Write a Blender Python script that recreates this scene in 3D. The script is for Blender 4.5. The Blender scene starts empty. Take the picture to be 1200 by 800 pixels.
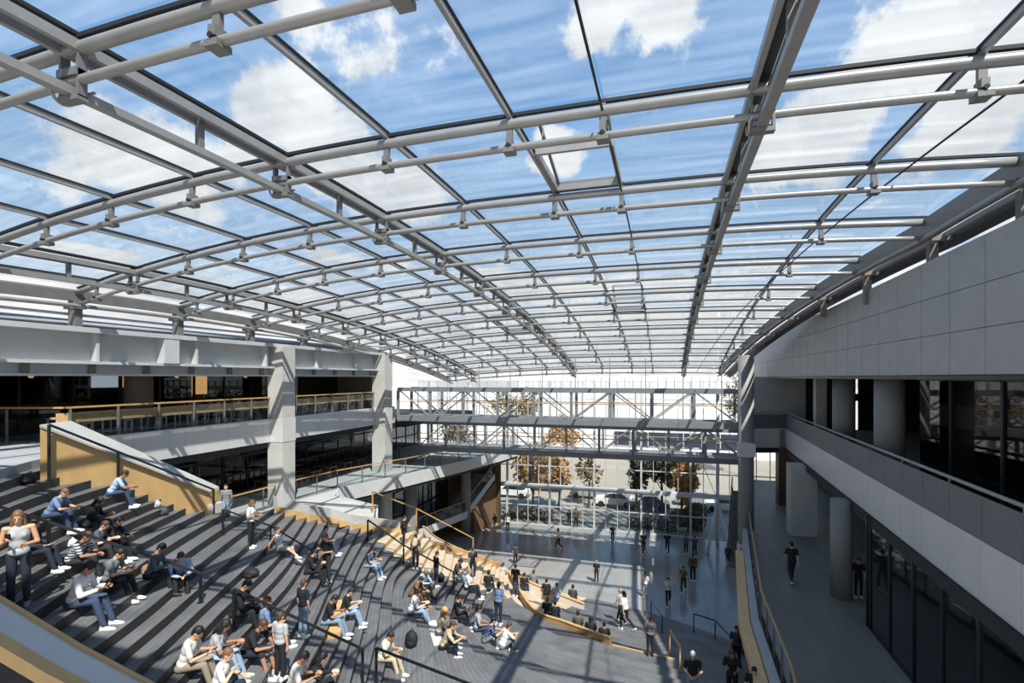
import bpy, bmesh, math, random
from mathutils import Vector, Matrix
from mathutils.bvhtree import BVHTree
random.seed(7)
SC = bpy.context.scene
COL = SC.collection
EYE = 14.0                      # eye height over the plaza; sizes below are given from eye level
# ---- camera geometry of the place: building axis Y, camera turned a little to the side
FP = 603.0; HOR = 442.0; TH = math.atan(180.0/FP); CT = math.cos(TH); ST = math.sin(TH)
def at_z(px, py, z):            # point of the horizontal plane z seen at a pixel
    d = -FP*z/(py-HOR); r = (px-600.0)/FP*d
    return Vector((r*CT-d*ST, r*ST+d*CT, z))
def at_y(px, py, Y):
    q = (px-600.0)/FP; X = Y*(q*CT-ST)/(CT+q*ST); d = Y*CT-X*ST
    return Vector((X, Y, (HOR-py)/FP*d))
def at_x(px, py, X):
    q = (px-600.0)/FP; Y = X*(CT+q*ST)/(q*CT-ST); d = Y*CT-X*ST
    return Vector((X, Y, (HOR-py)/FP*d))
def depth(v): return v[1]*CT-v[0]*ST
def sight(px, py):
    u = (HOR-py)/FP; r = (px-600.0)/FP
    return Vector((r*CT-ST, r*ST+CT, u)).normalized()

# ---------------------------------------------------------------- materials
MATS = {}
def srgb(c):
    return tuple(((x/255.0)/12.92 if x/255.0 <= .04045 else ((x/255.0+.055)/1.055)**2.4) for x in c)
def mat(name, rgb, rough=.55, metal=0.0, var=.0, scale=4.0, bump=0.0, bscale=40.0, stretch=None, emit=0.0, spec=.5):
    if name in MATS: return MATS[name]
    m = bpy.data.materials.new(name); m.use_nodes = True
    nt = m.node_tree; b = nt.nodes['Principled BSDF']
    c = srgb(rgb)
    b.inputs['Base Color'].default_value = (*c, 1); b.inputs['Roughness'].default_value = rough
    b.inputs['Metallic'].default_value = metal; b.inputs['Specular IOR Level'].default_value = spec
    if emit: b.inputs['Emission Color'].default_value = (*c, 1); b.inputs['Emission Strength'].default_value = emit
    if var or bump:
        tc = nt.nodes.new('ShaderNodeTexCoord'); mp = nt.nodes.new('ShaderNodeMapping')
        nt.links.new(tc.outputs['Object'], mp.inputs['Vector'])
        if stretch: mp.inputs['Scale'].default_value = stretch
    if var:
        n = nt.nodes.new('ShaderNodeTexNoise'); n.inputs['Scale'].default_value = scale; n.inputs['Detail'].default_value = 5
        nt.links.new(mp.outputs['Vector'], n.inputs['Vector'])
        r = nt.nodes.new('ShaderNodeValToRGB'); r.color_ramp.elements[0].position = .32; r.color_ramp.elements[1].position = .68
        r.color_ramp.elements[0].color = (*[max(0, x*(1-var)) for x in c], 1)
        r.color_ramp.elements[1].color = (*[min(1, x*(1+var)) for x in c], 1)
        nt.links.new(n.outputs['Fac'], r.inputs['Fac']); nt.links.new(r.outputs['Color'], b.inputs['Base Color'])
    if bump:
        n2 = nt.nodes.new('ShaderNodeTexNoise'); n2.inputs['Scale'].default_value = bscale
        nt.links.new(mp.outputs['Vector'], n2.inputs['Vector'])
        bp = nt.nodes.new('ShaderNodeBump'); bp.inputs['Strength'].default_value = bump; bp.inputs['Distance'].default_value = .02
        nt.links.new(n2.outputs['Fac'], bp.inputs['Height']); nt.links.new(bp.outputs['Normal'], b.inputs['Normal'])
    MATS[name] = m
    return m
def glass(name, tint, refl=.9, dust=0.0, dustcol=(.9,.92,.95), rough=.02, ior=1.45, clear=1.0):
    """pane glass: see-through with Fresnel reflection, a film of dust where wanted"""
    if name in MATS: return MATS[name]
    m = bpy.data.materials.new(name); m.use_nodes = True; nt = m.node_tree; nt.nodes.clear()
    out = nt.nodes.new('ShaderNodeOutputMaterial')
    t = nt.nodes.new('ShaderNodeBsdfTransparent'); t.inputs['Color'].default_value = (*tint, 1)
    g = nt.nodes.new('ShaderNodeBsdfGlossy'); g.inputs['Roughness'].default_value = rough; g.inputs['Color'].default_value = (refl, refl, refl, 1)
    lw = nt.nodes.new('ShaderNodeLayerWeight'); lw.inputs[0].default_value = .5
    pw = nt.nodes.new('ShaderNodeMath'); pw.operation = 'POWER'; pw.inputs[1].default_value = 5.0; nt.links.new(lw.outputs['Facing'], pw.inputs[0])
    f = nt.nodes.new('ShaderNodeMath'); f.operation = 'MULTIPLY_ADD'; f.inputs[1].default_value = .75
    f.inputs[2].default_value = ((ior-1)/(ior+1))**2; nt.links.new(pw.outputs[0], f.inputs[0])
    mx = nt.nodes.new('ShaderNodeMixShader')
    nt.links.new(f.outputs[0], mx.inputs[0]); nt.links.new(t.outputs[0], mx.inputs[1]); nt.links.new(g.outputs[0], mx.inputs[2])
    last = mx
    if dust:
        tr = nt.nodes.new('ShaderNodeBsdfTranslucent'); tr.inputs['Color'].default_value = (*dustcol, 1)
        tc = nt.nodes.new('ShaderNodeTexCoord'); mp = nt.nodes.new('ShaderNodeMapping'); mp.inputs['Scale'].default_value = (.25, 2.2, 1)
        n = nt.nodes.new('ShaderNodeTexNoise'); n.inputs['Scale'].default_value = 1.6; n.inputs['Detail'].default_value = 6
        nt.links.new(tc.outputs['Object'], mp.inputs['Vector']); nt.links.new(mp.outputs['Vector'], n.inputs['Vector'])
        mr = nt.nodes.new('ShaderNodeMapRange'); mr.inputs[1].default_value = .35; mr.inputs[2].default_value = .75
        mr.inputs[3].default_value = dust*.45; mr.inputs[4].default_value = dust*1.7
        nt.links.new(n.outputs['Fac'], mr.inputs[0])
        m2 = nt.nodes.new('ShaderNodeMixShader'); nt.links.new(mr.outputs[0], m2.inputs[0])
        nt.links.new(mx.outputs[0], m2.inputs[1]); nt.links.new(tr.outputs[0], m2.inputs[2]); last = m2
    nt.links.new(last.outputs[0], out.inputs['Surface'])
    MATS[name] = m
    return m

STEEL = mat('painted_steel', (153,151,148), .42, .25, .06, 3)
STEELD = mat('darker_steel', (124,122,118), .5, .2, .06, 3)  # darker grey steel for brackets, posts and edge members
DARKM = mat('dark_metal', (48,50,54), .45, .4)
GASK = mat('black_gasket', (32,34,38), .6)
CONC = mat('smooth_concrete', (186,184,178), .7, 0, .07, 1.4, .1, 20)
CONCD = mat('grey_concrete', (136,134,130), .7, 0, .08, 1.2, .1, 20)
FASC = mat('fascia_metal', (206,204,200), .45, .1, .04, 1.2)
PANEL = mat('perforated_panel', (170,169,167), .55, .1, .05, 2.0, .25, 160)
BEAMG = mat('beam_paint', (196,198,198), .55, .1, .05, 1.5)
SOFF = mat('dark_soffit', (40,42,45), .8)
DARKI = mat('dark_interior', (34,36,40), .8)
WOOD = mat('warm_plywood', (206,168,112), .55, 0, .08, 3, 0, 40, (1, 1, .3))
BRIDGE = mat('bridge_steel', (130,133,136), .5, .2, .05, 2)
WOOD2 = mat('brightened_plywood', (232,188,132), .55, 0, .07, 3)  # plywood copy brightened to make up for the blue shade it lies in
PALE = mat('sunlit_tone_tread', (196,178,152), .6, 0, .12, 2)  # sunlight on the aisle and bench treads, put into a paler colour
WOODR = mat('rail_wood', (190,150,96), .45, 0, .10, 8)
WOODD = mat('brown_wood', (96,74,52), .6, 0, .12, 5)
BRICK = mat('brown_cladding', (120,92,66), .8, 0, .18, 12)
WHITE = mat('white_paint', (232,232,228), .5)
WARM = mat('warm_glow', (255,190,110), .5, emit=3.0)
PATCH = mat('terrace_paving', (168,170,172), .6, 0, .1, 1.0)
WALKF = mat('walkway_paving', (128,120,110), .5, 0, .12, 2.5, .06, 30, (1, .2, 1))
G_ROOF = glass('roof_glass', (.93,.955,.97), .9, .05, rough=.03, ior=1.4)
G_WALL = glass('curtain_wall_glass', (.90,.92,.93), .9, ior=1.35)
G_RAIL = glass('balustrade_glass', (.80,.84,.86), .9, ior=1.4)
G_DARK = glass('tinted_glass', (.34,.36,.38), .9, ior=1.5)
G_MID = glass('walkway_glass', (.58,.62,.66), .9, ior=1.5)
G_MESH = mat('perforated_balustrade', (112,113,115), .55, .1, .05, 2, .3, 140)

def plaza_mat():
    m = mat('polished_paving', (150,147,142), .16, 0, .08, .5)
    nt = m.node_tree; b = nt.nodes['Principled BSDF']
    src = b.inputs['Base Color'].links[0].from_socket
    tc = nt.nodes.new('ShaderNodeTexCoord'); br = nt.nodes.new('ShaderNodeTexBrick')
    br.offset = 0; br.inputs['Scale'].default_value = 1.0; br.inputs['Mortar Size'].default_value = .012
    br.inputs['Brick Width'].default_value = 2.4; br.inputs['Row Height'].default_value = 2.4
    br.inputs['Color1'].default_value = br.inputs['Color2'].default_value = (1,1,1,1); br.inputs['Mortar'].default_value = (.45,.45,.45,1)
    nt.links.new(tc.outputs['Object'], br.inputs['Vector'])
    mx = nt.nodes.new('ShaderNodeMix'); mx.data_type = 'RGBA'; mx.blend_type = 'MULTIPLY'; mx.inputs[0].default_value = 1
    nt.links.new(src, mx.inputs[6]); nt.links.new(br.outputs['Color'], mx.inputs[7]); nt.links.new(mx.outputs[2], b.inputs['Base Color'])
    return m
PLAZA = plaza_mat()
def tread_mat():
    m = mat('weathered_decking', (112,111,111), .5, 0, .22, .9, .0)
    nt = m.node_tree; b = nt.nodes['Principled BSDF']
    src = b.inputs['Base Color'].links[0].from_socket
    uv = nt.nodes.new('ShaderNodeUVMap'); br = nt.nodes.new('ShaderNodeTexBrick')
    br.offset = .5; br.inputs['Scale'].default_value = 1.0; br.inputs['Mortar Size'].default_value = .008
    br.inputs['Brick Width'].default_value = 2.1; br.inputs['Row Height'].default_value = .15
    br.inputs['Color1'].default_value = (.84,.85,.87,1); br.inputs['Color2'].default_value = (1,1,1,1); br.inputs['Mortar'].default_value = (.42,.42,.43,1)
    nt.links.new(uv.outputs['UV'], br.inputs['Vector'])
    mx = nt.nodes.new('ShaderNodeMix'); mx.data_type = 'RGBA'; mx.blend_type = 'MULTIPLY'; mx.inputs[0].default_value = 1
    nt.links.new(src, mx.inputs[6]); nt.links.new(br.outputs['Color'], mx.inputs[7]); nt.links.new(mx.outputs[2], b.inputs['Base Color'])
    return m
TREAD = tread_mat()
RISER = mat('dark_riser_boards', (52,50,48), .55, 0, .15, 2)

# ---------------------------------------------------------------- mesh builder (world metres from eye level)
class MB:
    def __init__(s): s.v = []; s.f = []; s.m = []; s.uv = None
    def face(s, idx, mi=0): s.f.append(tuple(idx)); s.m.append(mi)
    def add(s, vs, fs, mi=0):
        o = len(s.v); s.v += [tuple(v) for v in vs]
        for f in fs: s.face([i+o for i in f], mi)
    def box(s, x0, x1, y0, y1, z0, z1, mi=0):
        vs = [(x, y, z) for z in (z0, z1) for y in (y0, y1) for x in (x0, x1)]
        s.add(vs, [(0,2,3,1),(4,5,7,6),(0,1,5,4),(2,6,7,3),(0,4,6,2),(1,3,7,5)], mi); return s
    def bar(s, a, b, w, h=None, up=(0,0,1), mi=0):
        a = Vector(a); b = Vector(b); h = h or w; t = (b-a).normalized(); up = Vector(up)
        if abs(t.dot(up)) > .98: up = Vector((0,1,0)) if abs(t.y) < .9 else Vector((1,0,0))
        n = t.cross(up).normalized()*(w/2); u = n.cross(t).normalized()*(h/2)
        vs = [p+i*n+j*u for p in (a, b) for i, j in ((-1,-1),(1,-1),(1,1),(-1,1))]
        s.add(vs, [(3,2,1,0),(4,5,6,7),(0,1,5,4),(1,2,6,5),(2,3,7,6),(3,0,4,7)], mi); return s
    def sweep(s, pts, w, h, mi=0):           # rectangular bar along a polyline, cross-section upright
        pts = [Vector(p) for p in pts]; o = len(s.v); n = len(pts)
        for i, p in enumerate(pts):
            t = (pts[min(i+1, n-1)]-pts[max(i-1, 0)]).normalized()
            sd = t.cross(Vector((0,0,1)))
            sd = sd.normalized() if sd.length > 1e-4 else Vector((1,0,0))
            u = sd.cross(t).normalized()
            for a, b in ((-1,-1),(1,-1),(1,1),(-1,1)): s.v.append(tuple(p+sd*a*w/2+u*b*h/2))
        for i in range(n-1):
            for k in range(4):
                s.face((o+4*i+k, o+4*i+(k+1)%4, o+4*i+4+(k+1)%4, o+4*i+4+k), mi)
        s.face((o+3,o+2,o+1,o), mi); s.face(tuple(o+4*(n-1)+k for k in range(4)), mi); return s
    def tube(s, pts, r, n=10, mi=0):
        pts = [Vector(p) for p in pts]; o = len(s.v); N = len(pts)
        for i, p in enumerate(pts):
            t = (pts[min(i+1, N-1)]-pts[max(i-1, 0)]).normalized()
            a = t.cross(Vector((0,0,1)))
            a = a.normalized() if a.length > 1e-3 else Vector((1,0,0))
            b = t.cross(a); rr = r[i] if isinstance(r, (list, tuple)) else r
            for k in range(n):
                w = 2*math.pi*k/n; s.v.append(tuple(p+a*math.cos(w)*rr+b*math.sin(w)*rr))
        for i in range(N-1):
            for k in range(n): s.face((o+i*n+k, o+i*n+(k+1)%n, o+(i+1)*n+(k+1)%n, o+(i+1)*n+k), mi)
        s.face(tuple(o+k for k in range(n))[::-1], mi); s.face(tuple(o+(N-1)*n+k for k in range(n)), mi); return s
    def prism(s, poly, z0, z1, mi=0):
        n = len(poly); o = len(s.v)
        z0s = z0 if isinstance(z0, (list, tuple)) else [z0]*n; z1s = z1 if isinstance(z1, (list, tuple)) else [z1]*n
        s.v += [(p[0], p[1], z0s[i]) for i, p in enumerate(poly)]+[(p[0], p[1], z1s[i]) for i, p in enumerate(poly)]
        s.face([o+i for i in range(n)][::-1], mi); s.face([o+n+i for i in range(n)], mi)
        for i in range(n): s.face((o+i, o+(i+1)%n, o+n+(i+1)%n, o+n+i), mi)
        return s
    def wallstrip(s, pts, z0, z1, t, mi=0):  # upright slab of thickness t along a plan polyline; z0,z1 may be lists
        pts = [Vector((p[0], p[1], 0)) for p in pts]; n = len(pts)
        z0s = z0 if isinstance(z0, (list, tuple)) else [z0]*n; z1s = z1 if isinstance(z1, (list, tuple)) else [z1]*n
        o = len(s.v)
        for i, p in enumerate(pts):
            d = (pts[min(i+1, n-1)]-pts[max(i-1, 0)]).normalized(); nn = Vector((d.y, -d.x, 0))*t/2
            for q, z in ((p-nn, z0s[i]), (p+nn, z0s[i]), (p+nn, z1s[i]), (p-nn, z1s[i])): s.v.append((q.x, q.y, z))
        for i in range(n-1):
            for k in range(4): s.face((o+4*i+k, o+4*i+(k+1)%4, o+4*i+4+(k+1)%4, o+4*i+4+k), mi)
        s.face((o+3,o+2,o+1,o), mi); s.face(tuple(o+4*(n-1)+k for k in range(4)), mi); return s
    def ell(s, c, r, rot=None, n=12, m=8, mi=0):
        o = len(s.v); c = Vector(c)
        R = rot or Matrix.Identity(3)
        P = [Vector((0,0,-1))]
        for i in range(1, m):
            a = -math.pi/2+math.pi*i/m
            for k in range(n):
                w = 2*math.pi*k/n; P.append(Vector((math.cos(a)*math.cos(w), math.cos(a)*math.sin(w), math.sin(a))))
        P.append(Vector((0,0,1)))
        s.v += [tuple(c+R @ Vector((p.x*r[0], p.y*r[1], p.z*r[2]))) for p in P]
        for k in range(n): s.face((o, o+1+(k+1)%n, o+1+k), mi)
        for i in range(m-2):
            for k in range(n): s.face((o+1+i*n+k, o+1+i*n+(k+1)%n, o+1+(i+1)*n+(k+1)%n, o+1+(i+1)*n+k), mi)
        e = len(s.v)-1
        for k in range(n): s.face((e, o+1+(m-2)*n+k, o+1+(m-2)*n+(k+1)%n), mi)
        return s
    def caps(s, a, b, ra, rb, n=12, mi=0):   # tapered round-ended limb
        a = Vector(a); b = Vector(b); t = (b-a); L = t.length or 1e-4; t = t/L
        pts = []; rs = []
        for w in (-90, -60, -30, 0): q = math.radians(w); pts.append(a+t*math.sin(q)*ra); rs.append(max(.001, math.cos(q)*ra))
        for w in (0, 30, 60, 90): q = math.radians(w); pts.append(b+t*math.sin(q)*rb); rs.append(max(.001, math.cos(q)*rb))
        x = t.cross(Vector((0,.3,1))); x = x.normalized() if x.length > .05 else t.cross(Vector((1,0,0))).normalized()
        y = t.cross(x); o = len(s.v)
        for p, r in zip(pts, rs):
            for k in range(n): w = 2*math.pi*k/n; s.v.append(tuple(p+x*math.cos(w)*r+y*math.sin(w)*r))
        N = len(pts)
        for i in range(N-1):
            for k in range(n): s.face((o+i*n+k, o+i*n+(k+1)%n, o+(i+1)*n+(k+1)%n, o+(i+1)*n+k), mi)
        s.face(tuple(o+k for k in range(n))[::-1], mi); s.face(tuple(o+(N-1)*n+k for k in range(n)), mi); return s
    def mesh(s, name, mats, lift=EYE, smooth=False, fix=True):
        me = bpy.data.meshes.new(name)
        me.from_pydata([(v[0], v[1], v[2]+lift) for v in s.v], [], s.f)
        for m in (mats if isinstance(mats, (list, tuple)) else [mats]): me.materials.append(m)
        me.polygons.foreach_set('material_index', s.m)
        if s.uv:
            l = me.uv_layers.new(name='UVMap')
            for p in me.polygons:
                for li, vi in zip(p.loop_indices, p.vertices): l.data[li].uv = s.uv.get(vi, (0, 0))
        if fix:
            bm = bmesh.new(); bm.from_mesh(me); bmesh.ops.recalc_face_normals(bm, faces=bm.faces); bm.to_mesh(me); bm.free()
        if smooth: me.polygons.foreach_set('use_smooth', [True]*len(me.polygons))
        me.update()
        return me
    def build(s, name, mats, parent=None, smooth=False, **props):
        o = bpy.data.objects.new(name, s.mesh(name, mats, smooth=smooth)); COL.objects.link(o)
        if parent is not None:
            o.parent = parent; o.matrix_parent_inverse = Matrix.Translation(-parent.location)
        for k, v in props.items(): o[k] = v
        return o
def tag(o, label, cat, group=None):
    o['label'] = label; o['category'] = cat
    if group: o['group'] = group
    return o
def thing(name, loc, label, cat, group=None):
    o = bpy.data.objects.new(name, None); COL.objects.link(o); o.empty_display_size = .2
    o.location = (loc[0], loc[1], loc[2]+EYE)
    return tag(o, label, cat, group)
def struct(name, mb, m, smooth=False): return mb.build(name, m, None, smooth, kind='structure')
def lerp(a, b, t): return a+(b-a)*t
def interp(xs, ys, x):
    if x <= xs[0]: return ys[0]
    for i in range(len(xs)-1):
        if x <= xs[i+1]: return lerp(ys[i], ys[i+1], (x-xs[i])/(xs[i+1]-xs[i]))
    return ys[-1]
ORD = ['first','second','third','fourth','fifth','sixth','seventh','eighth','ninth','tenth','eleventh','twelfth','thirteenth','fourteenth','fifteenth','sixteenth','seventeenth','eighteenth','nineteenth','twentieth','twenty-first','twenty-second','twenty-third','twenty-fourth']

# ---------------------------------------------------------------- camera, sky, sun
cam = bpy.data.cameras.new('camera'); co = bpy.data.objects.new('camera', cam); COL.objects.link(co)
co.location = (0, 0, EYE); co.rotation_euler = (math.pi/2, 0, TH)
cam.sensor_width = 36; cam.lens = 36*FP/1200; cam.shift_y = 42/1200; cam.clip_start = .1; cam.clip_end = 2000
SC.camera = co
vs = SC.view_settings; vs.view_transform = 'Standard'; vs.look = 'None'; vs.gamma = 1; vs.use_curve_mapping = False; vs.exposure = 0.5
SC.cycles.use_denoising = True
SC.cycles.max_bounces = 10; SC.cycles.transparent_max_bounces = 24; SC.cycles.diffuse_bounces = 4
SC.cycles.sample_clamp_indirect = 6; SC.cycles.caustics_reflective = False; SC.cycles.caustics_refractive = False

def make_world():
    w = bpy.data.worlds.new('sky'); SC.world = w; w.use_nodes = True; nt = w.node_tree; nt.nodes.clear()
    N = nt.nodes.new; L = nt.links.new
    out = N('ShaderNodeOutputWorld'); bg = N('ShaderNodeBackground'); L(bg.outputs[0], out.inputs[0])
    tc = N('ShaderNodeTexCoord'); V = tc.outputs['Generated']
    sep = N('ShaderNodeSeparateXYZ'); L(V, sep.inputs[0])
    def math_(op, a, b=None, clamp=False):
        n = N('ShaderNodeMath'); n.operation = op; n.use_clamp = clamp
        for i, x in enumerate((a, b)):
            if x is None: continue
            if isinstance(x, (int, float)): n.inputs[i].default_value = x
            else: L(x, n.inputs[i])
        return n.outputs[0]
    # clear-sky gradient by height
    rg = N('ShaderNodeValToRGB'); L(sep.outputs[2], rg.inputs[0])
    e = rg.color_ramp.elements; e[0].position = 0.0; e[0].color = (.80,.82,.83,1); e[1].position = .75; e[1].color = (.075,.19,.40,1)
    for p, c in ((.10, (.62,.69,.76,1)), (.25, (.24,.40,.60,1)), (.45, (.125,.285,.52,1))):
        q = e.new(p); q.color = c
    # cloud cover: noise on a flat cloud deck, plus towering heaps where they stand
    den = math_('MAXIMUM', math_('ADD', sep.outputs[2], .06), .05)
    dv = N('ShaderNodeVectorMath'); dv.operation = 'SCALE'; L(V, dv.inputs[0]); L(math_('DIVIDE', 1.0, den), dv.inputs[3])
    n1 = N('ShaderNodeTexNoise'); n1.inputs['Scale'].default_value = 1.5; n1.inputs['Detail'].default_value = 9; n1.inputs['Roughness'].default_value = .58
    L(dv.outputs[0], n1.inputs['Vector'])
    n2 = N('ShaderNodeTexNoise'); n2.inputs['Scale'].default_value = 8; n2.inputs['Detail'].default_value = 9; n2.inputs['Roughness'].default_value = .62
    L(V, n2.inputs['Vector'])
    heap = None
    for px, py, rad, k in ((340,135,.10,1.15),(385,160,.09,1.1),(300,170,.06,.8),(140,185,.085,1.1),(205,200,.085,1.0),(85,205,.05,.7),(440,212,.075,1.0),(490,222,.06,.8),(265,190,.05,.7),
                           (965,165,.08,.9),(1075,60,.10,.9),(1140,25,.12,.9),(780,14,.07,.7),(700,8,.06,.5),(1120,150,.09,.7),(905,185,.06,.6),(650,172,.05,.8),(440,75,.07,.40),(350,8,.06,.6),(1010,110,.07,.7)):
        d = sight(px, py)
        dt = N('ShaderNodeVectorMath'); dt.operation = 'DISTANCE'; L(V, dt.inputs[0]); dt.inputs[1].default_value = d
        h = math_('MULTIPLY', math_('SUBTRACT', 1.0, math_('DIVIDE', dt.outputs[1], rad)), k)
        heap = h if heap is None else math_('MAXIMUM', heap, h)
    heap = math_('ADD', math_('MULTIPLY', math_('MAXIMUM', heap, -.6), .6), math_('MULTIPLY', math_('SUBTRACT', n2.outputs[0], .5), 1.5))
    lo = N('ShaderNodeMapRange'); L(sep.outputs[2], lo.inputs[0]); lo.inputs[1].default_value = .10; lo.inputs[2].default_value = .40; lo.inputs[3].default_value = .155; lo.inputs[4].default_value = -.24
    deck = math_('MULTIPLY', math_('ADD', math_('SUBTRACT', n1.outputs[0], .53), lo.outputs[0]), 3.0)
    cov = math_('MAXIMUM', heap, deck)
    mr = N('ShaderNodeMapRange'); mr.interpolation_type = 'SMOOTHSTEP'; L(cov, mr.inputs[0]); mr.inputs[1].default_value = .03; mr.inputs[2].default_value = .24
    cr = N('ShaderNodeValToRGB'); n3 = N('ShaderNodeTexNoise'); n3.inputs['Scale'].default_value = 9; n3.inputs['Detail'].default_value = 6; L(V, n3.inputs['Vector'])
    L(n3.outputs[0], cr.inputs[0]); ce = cr.color_ramp.elements; ce[0].position = .3; ce[0].color = (.50,.51,.53,1); ce[1].position = .58; ce[1].color = (.70,.69,.675,1)
    mx = N('ShaderNodeMix'); mx.data_type = 'RGBA'; L(mr.outputs[0], mx.inputs[0]); L(rg.outputs[0], mx.inputs[6]); L(cr.outputs[0], mx.inputs[7])
    L(mx.outputs[2], bg.inputs[0]); bg.inputs[1].default_value = 1.0
make_world()
sl = bpy.data.lights.new('sun', 'SUN'); sl.energy = 5.8; sl.angle = .0095; sl.color = (1, .95, .87)
so = bpy.data.objects.new('sun', sl); COL.objects.link(so); so.location = (20, -20, 60)
so.rotation_euler = Vector((-.46, .60, -1)).to_track_quat('-Z', 'Y').to_euler()
# ================================================================ ROOF
def zc(Y):
    n = (Y-8.8)/3.9
    return 4.1*(1-.0125*(n-.5)**2) if n > .5 else 4.1*(1-.006*(n-.5)**2)
def zlow(X, Y):
    f = min(1, max(.35, 1-.4*(Y-9)/25))
    return zc(Y)-.00125*abs(X+1.5)**2.5*f
def XE(Y): return 6.8 if Y < 17 else 6.8-.0929*(Y-17)
XW = -19.4
TY = [8.8+3.9*n for n in range(-2, 10)]
ROOF_END = TY[-1]+1.6
MAINX = [-16.8, -7.57, 1.44]
SECX = [-18.5, -14.5, -12.35, -9.94, -5.14, -2.67, 4.25]
H_TOP, H_GASK, H_GLASS = .42, .58, .66
def xs_for(Y, step=.8):
    a, b = XW, XE(Y); n = max(2, int((b-a)/step)); return [a+(b-a)*i/n for i in range(n+1)]
# glass covering, one pane per bay cut out where the vents stand
VENTS = [(2, -2.60, -1.05, 'open'), (6, -2.60, -1.05, 'open'), (7, -9.85, -7.75, 'shut')]   # bay index, X range
gl = MB(); gx = sorted([XW]+MAINX+SECX+[-1.02])
YB = [-1.0]+TY+[ROOF_END]
for j in range(len(YB)-1):
    y0, y1 = YB[j]+.02, YB[j+1]-.02
    ex = min(XE(y0), XE(y1))
    X = gx+[XE(y0)]
    for i in range(len(X)-1):
        xa, xb = X[i]+.02, X[i+1]-.02
        if any(b == j-1 and abs((xa+xb)/2-(v0+v1)/2) < .9 for b, v0, v1, _ in VENTS): continue
        seg = 4 if xb-xa > 1.2 else 2; seg_y = 2
        o = len(gl.v); P = []
        for a in range(seg_y+1):
            for b in range(seg+1):
                y = lerp(y0, y1, a/seg_y); x = lerp(xa, xb, b/seg)
                if i == len(X)-2: x = lerp(xa, XE(y)-.02, b/seg)
                P.append((x, y, zlow(x, y)+H_GLASS))
        T = [(p[0], p[1], p[2]+.02) for p in P]; n = len(P); W = seg+1
        gl.v += P+T
        for a in range(seg_y):
            for b in range(seg):
                q = (a*W+b, a*W+b+1, (a+1)*W+b+1, (a+1)*W+b)
                gl.face([o+k for k in q][::-1]); gl.face([o+n+k for k in q])
        for b in range(seg):
            gl.face((o+b, o+b+1, o+n+b+1, o+n+b)); e = seg_y*W; gl.face((o+e+b, o+n+e+b, o+n+e+b+1, o+e+b+1))
        for a in range(seg_y):
            gl.face((o+a*W, o+n+a*W, o+n+(a+1)*W, o+(a+1)*W)); e = seg; gl.face((o+a*W+e, o+(a+1)*W+e, o+n+(a+1)*W+e, o+n+a*W+e))
struct('ceiling', gl, G_ROOF)
for k, (b, v0, v1, st) in enumerate(VENTS):
    y0, y1 = YB[b+1]+.12, YB[b+2]-.12
    if st == 'open': y0 = lerp(y0, y1, .42)
    fr = MB(); z = lambda x, y: zlow(x, y)+H_GLASS-.05
    c = [(v0, y0), (v1, y0), (v1, y1), (v0, y1)]
    for i in range(4):
        p, q = c[i], c[(i+1)%4]; fr.bar((*p, z(*p)), (*q, z(*q)), .09, .14)
    w = struct('window_%d' % (k+1), fr, STEEL)
    sh = MB(); up = .55 if st == 'open' else .02
    S = [(v0+.06, y0, z(v0, y0)+.09+up), (v1-.06, y0, z(v1, y0)+.09+up), (v1-.06, y1, z(v1, y1)+.11), (v0+.06, y1, z(v0, y1)+.11)]
    for i in range(4): sh.bar(S[i], S[(i+1)%4], .06, .07)
    sh.build('sash', STEELD, w)
    pn = MB(); pn.add(S+[(p[0], p[1], p[2]+.02) for p in S], [(3,2,1,0),(4,5,6,7),(0,1,5,4),(1,2,6,5),(2,3,7,6),(3,0,4,7)])
    pn.build('pane', G_ROOF, w)
    if st == 'open':
        sty = MB()
        for x in (v0+.1, v1-.1): sty.bar((x, y0+.1, z(x, y0)), (x, y0+.25, z(x, y0)+.09+up*.9), .03)
        sty.build('stay', STEELD, w)
# arched trusses
posts_x = SECX+[-1.02]
for j, Y in enumerate(TY):
    t = thing('roof_truss', (-6, Y, zlow(-6, Y)), 'arched tubular steel roof truss, %s counted from the camera' % ORD[j], 'roof truss', 'arched trusses under the glass roof')
    xs = xs_for(Y)
    MB().tube([(x, Y, zlow(x, Y)+H_TOP) for x in xs], .088, 12).build('top_chord', STEEL, t, True)
    MB().tube([(x, Y, zlow(x, Y)) for x in xs], .064, 12).build('bottom_chord', STEEL, t, True)
    MB().sweep([(x, Y, zlow(x, Y)+H_GASK) for x in xs], .08, .055).build('glazing_gasket', GASK, t)
    for x in posts_x:
        z = zlow(x, Y); m = MB()
        m.box(x-.055, x+.055, Y-.035, Y+.035, z-.06, z+H_GLASS-.02)
        m.box(x-.10, x+.10, Y-.115, Y+.115, z-.10, z-.02); m.box(x-.05, x+.05, Y-.10, Y+.10, z+.03, z+.16)
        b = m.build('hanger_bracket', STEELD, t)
        MB().tube([(x, Y-.13, z+.02), (x, Y+.13, z+.02)], .035, 8).build('clamp_pin', DARKM, b)
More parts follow.
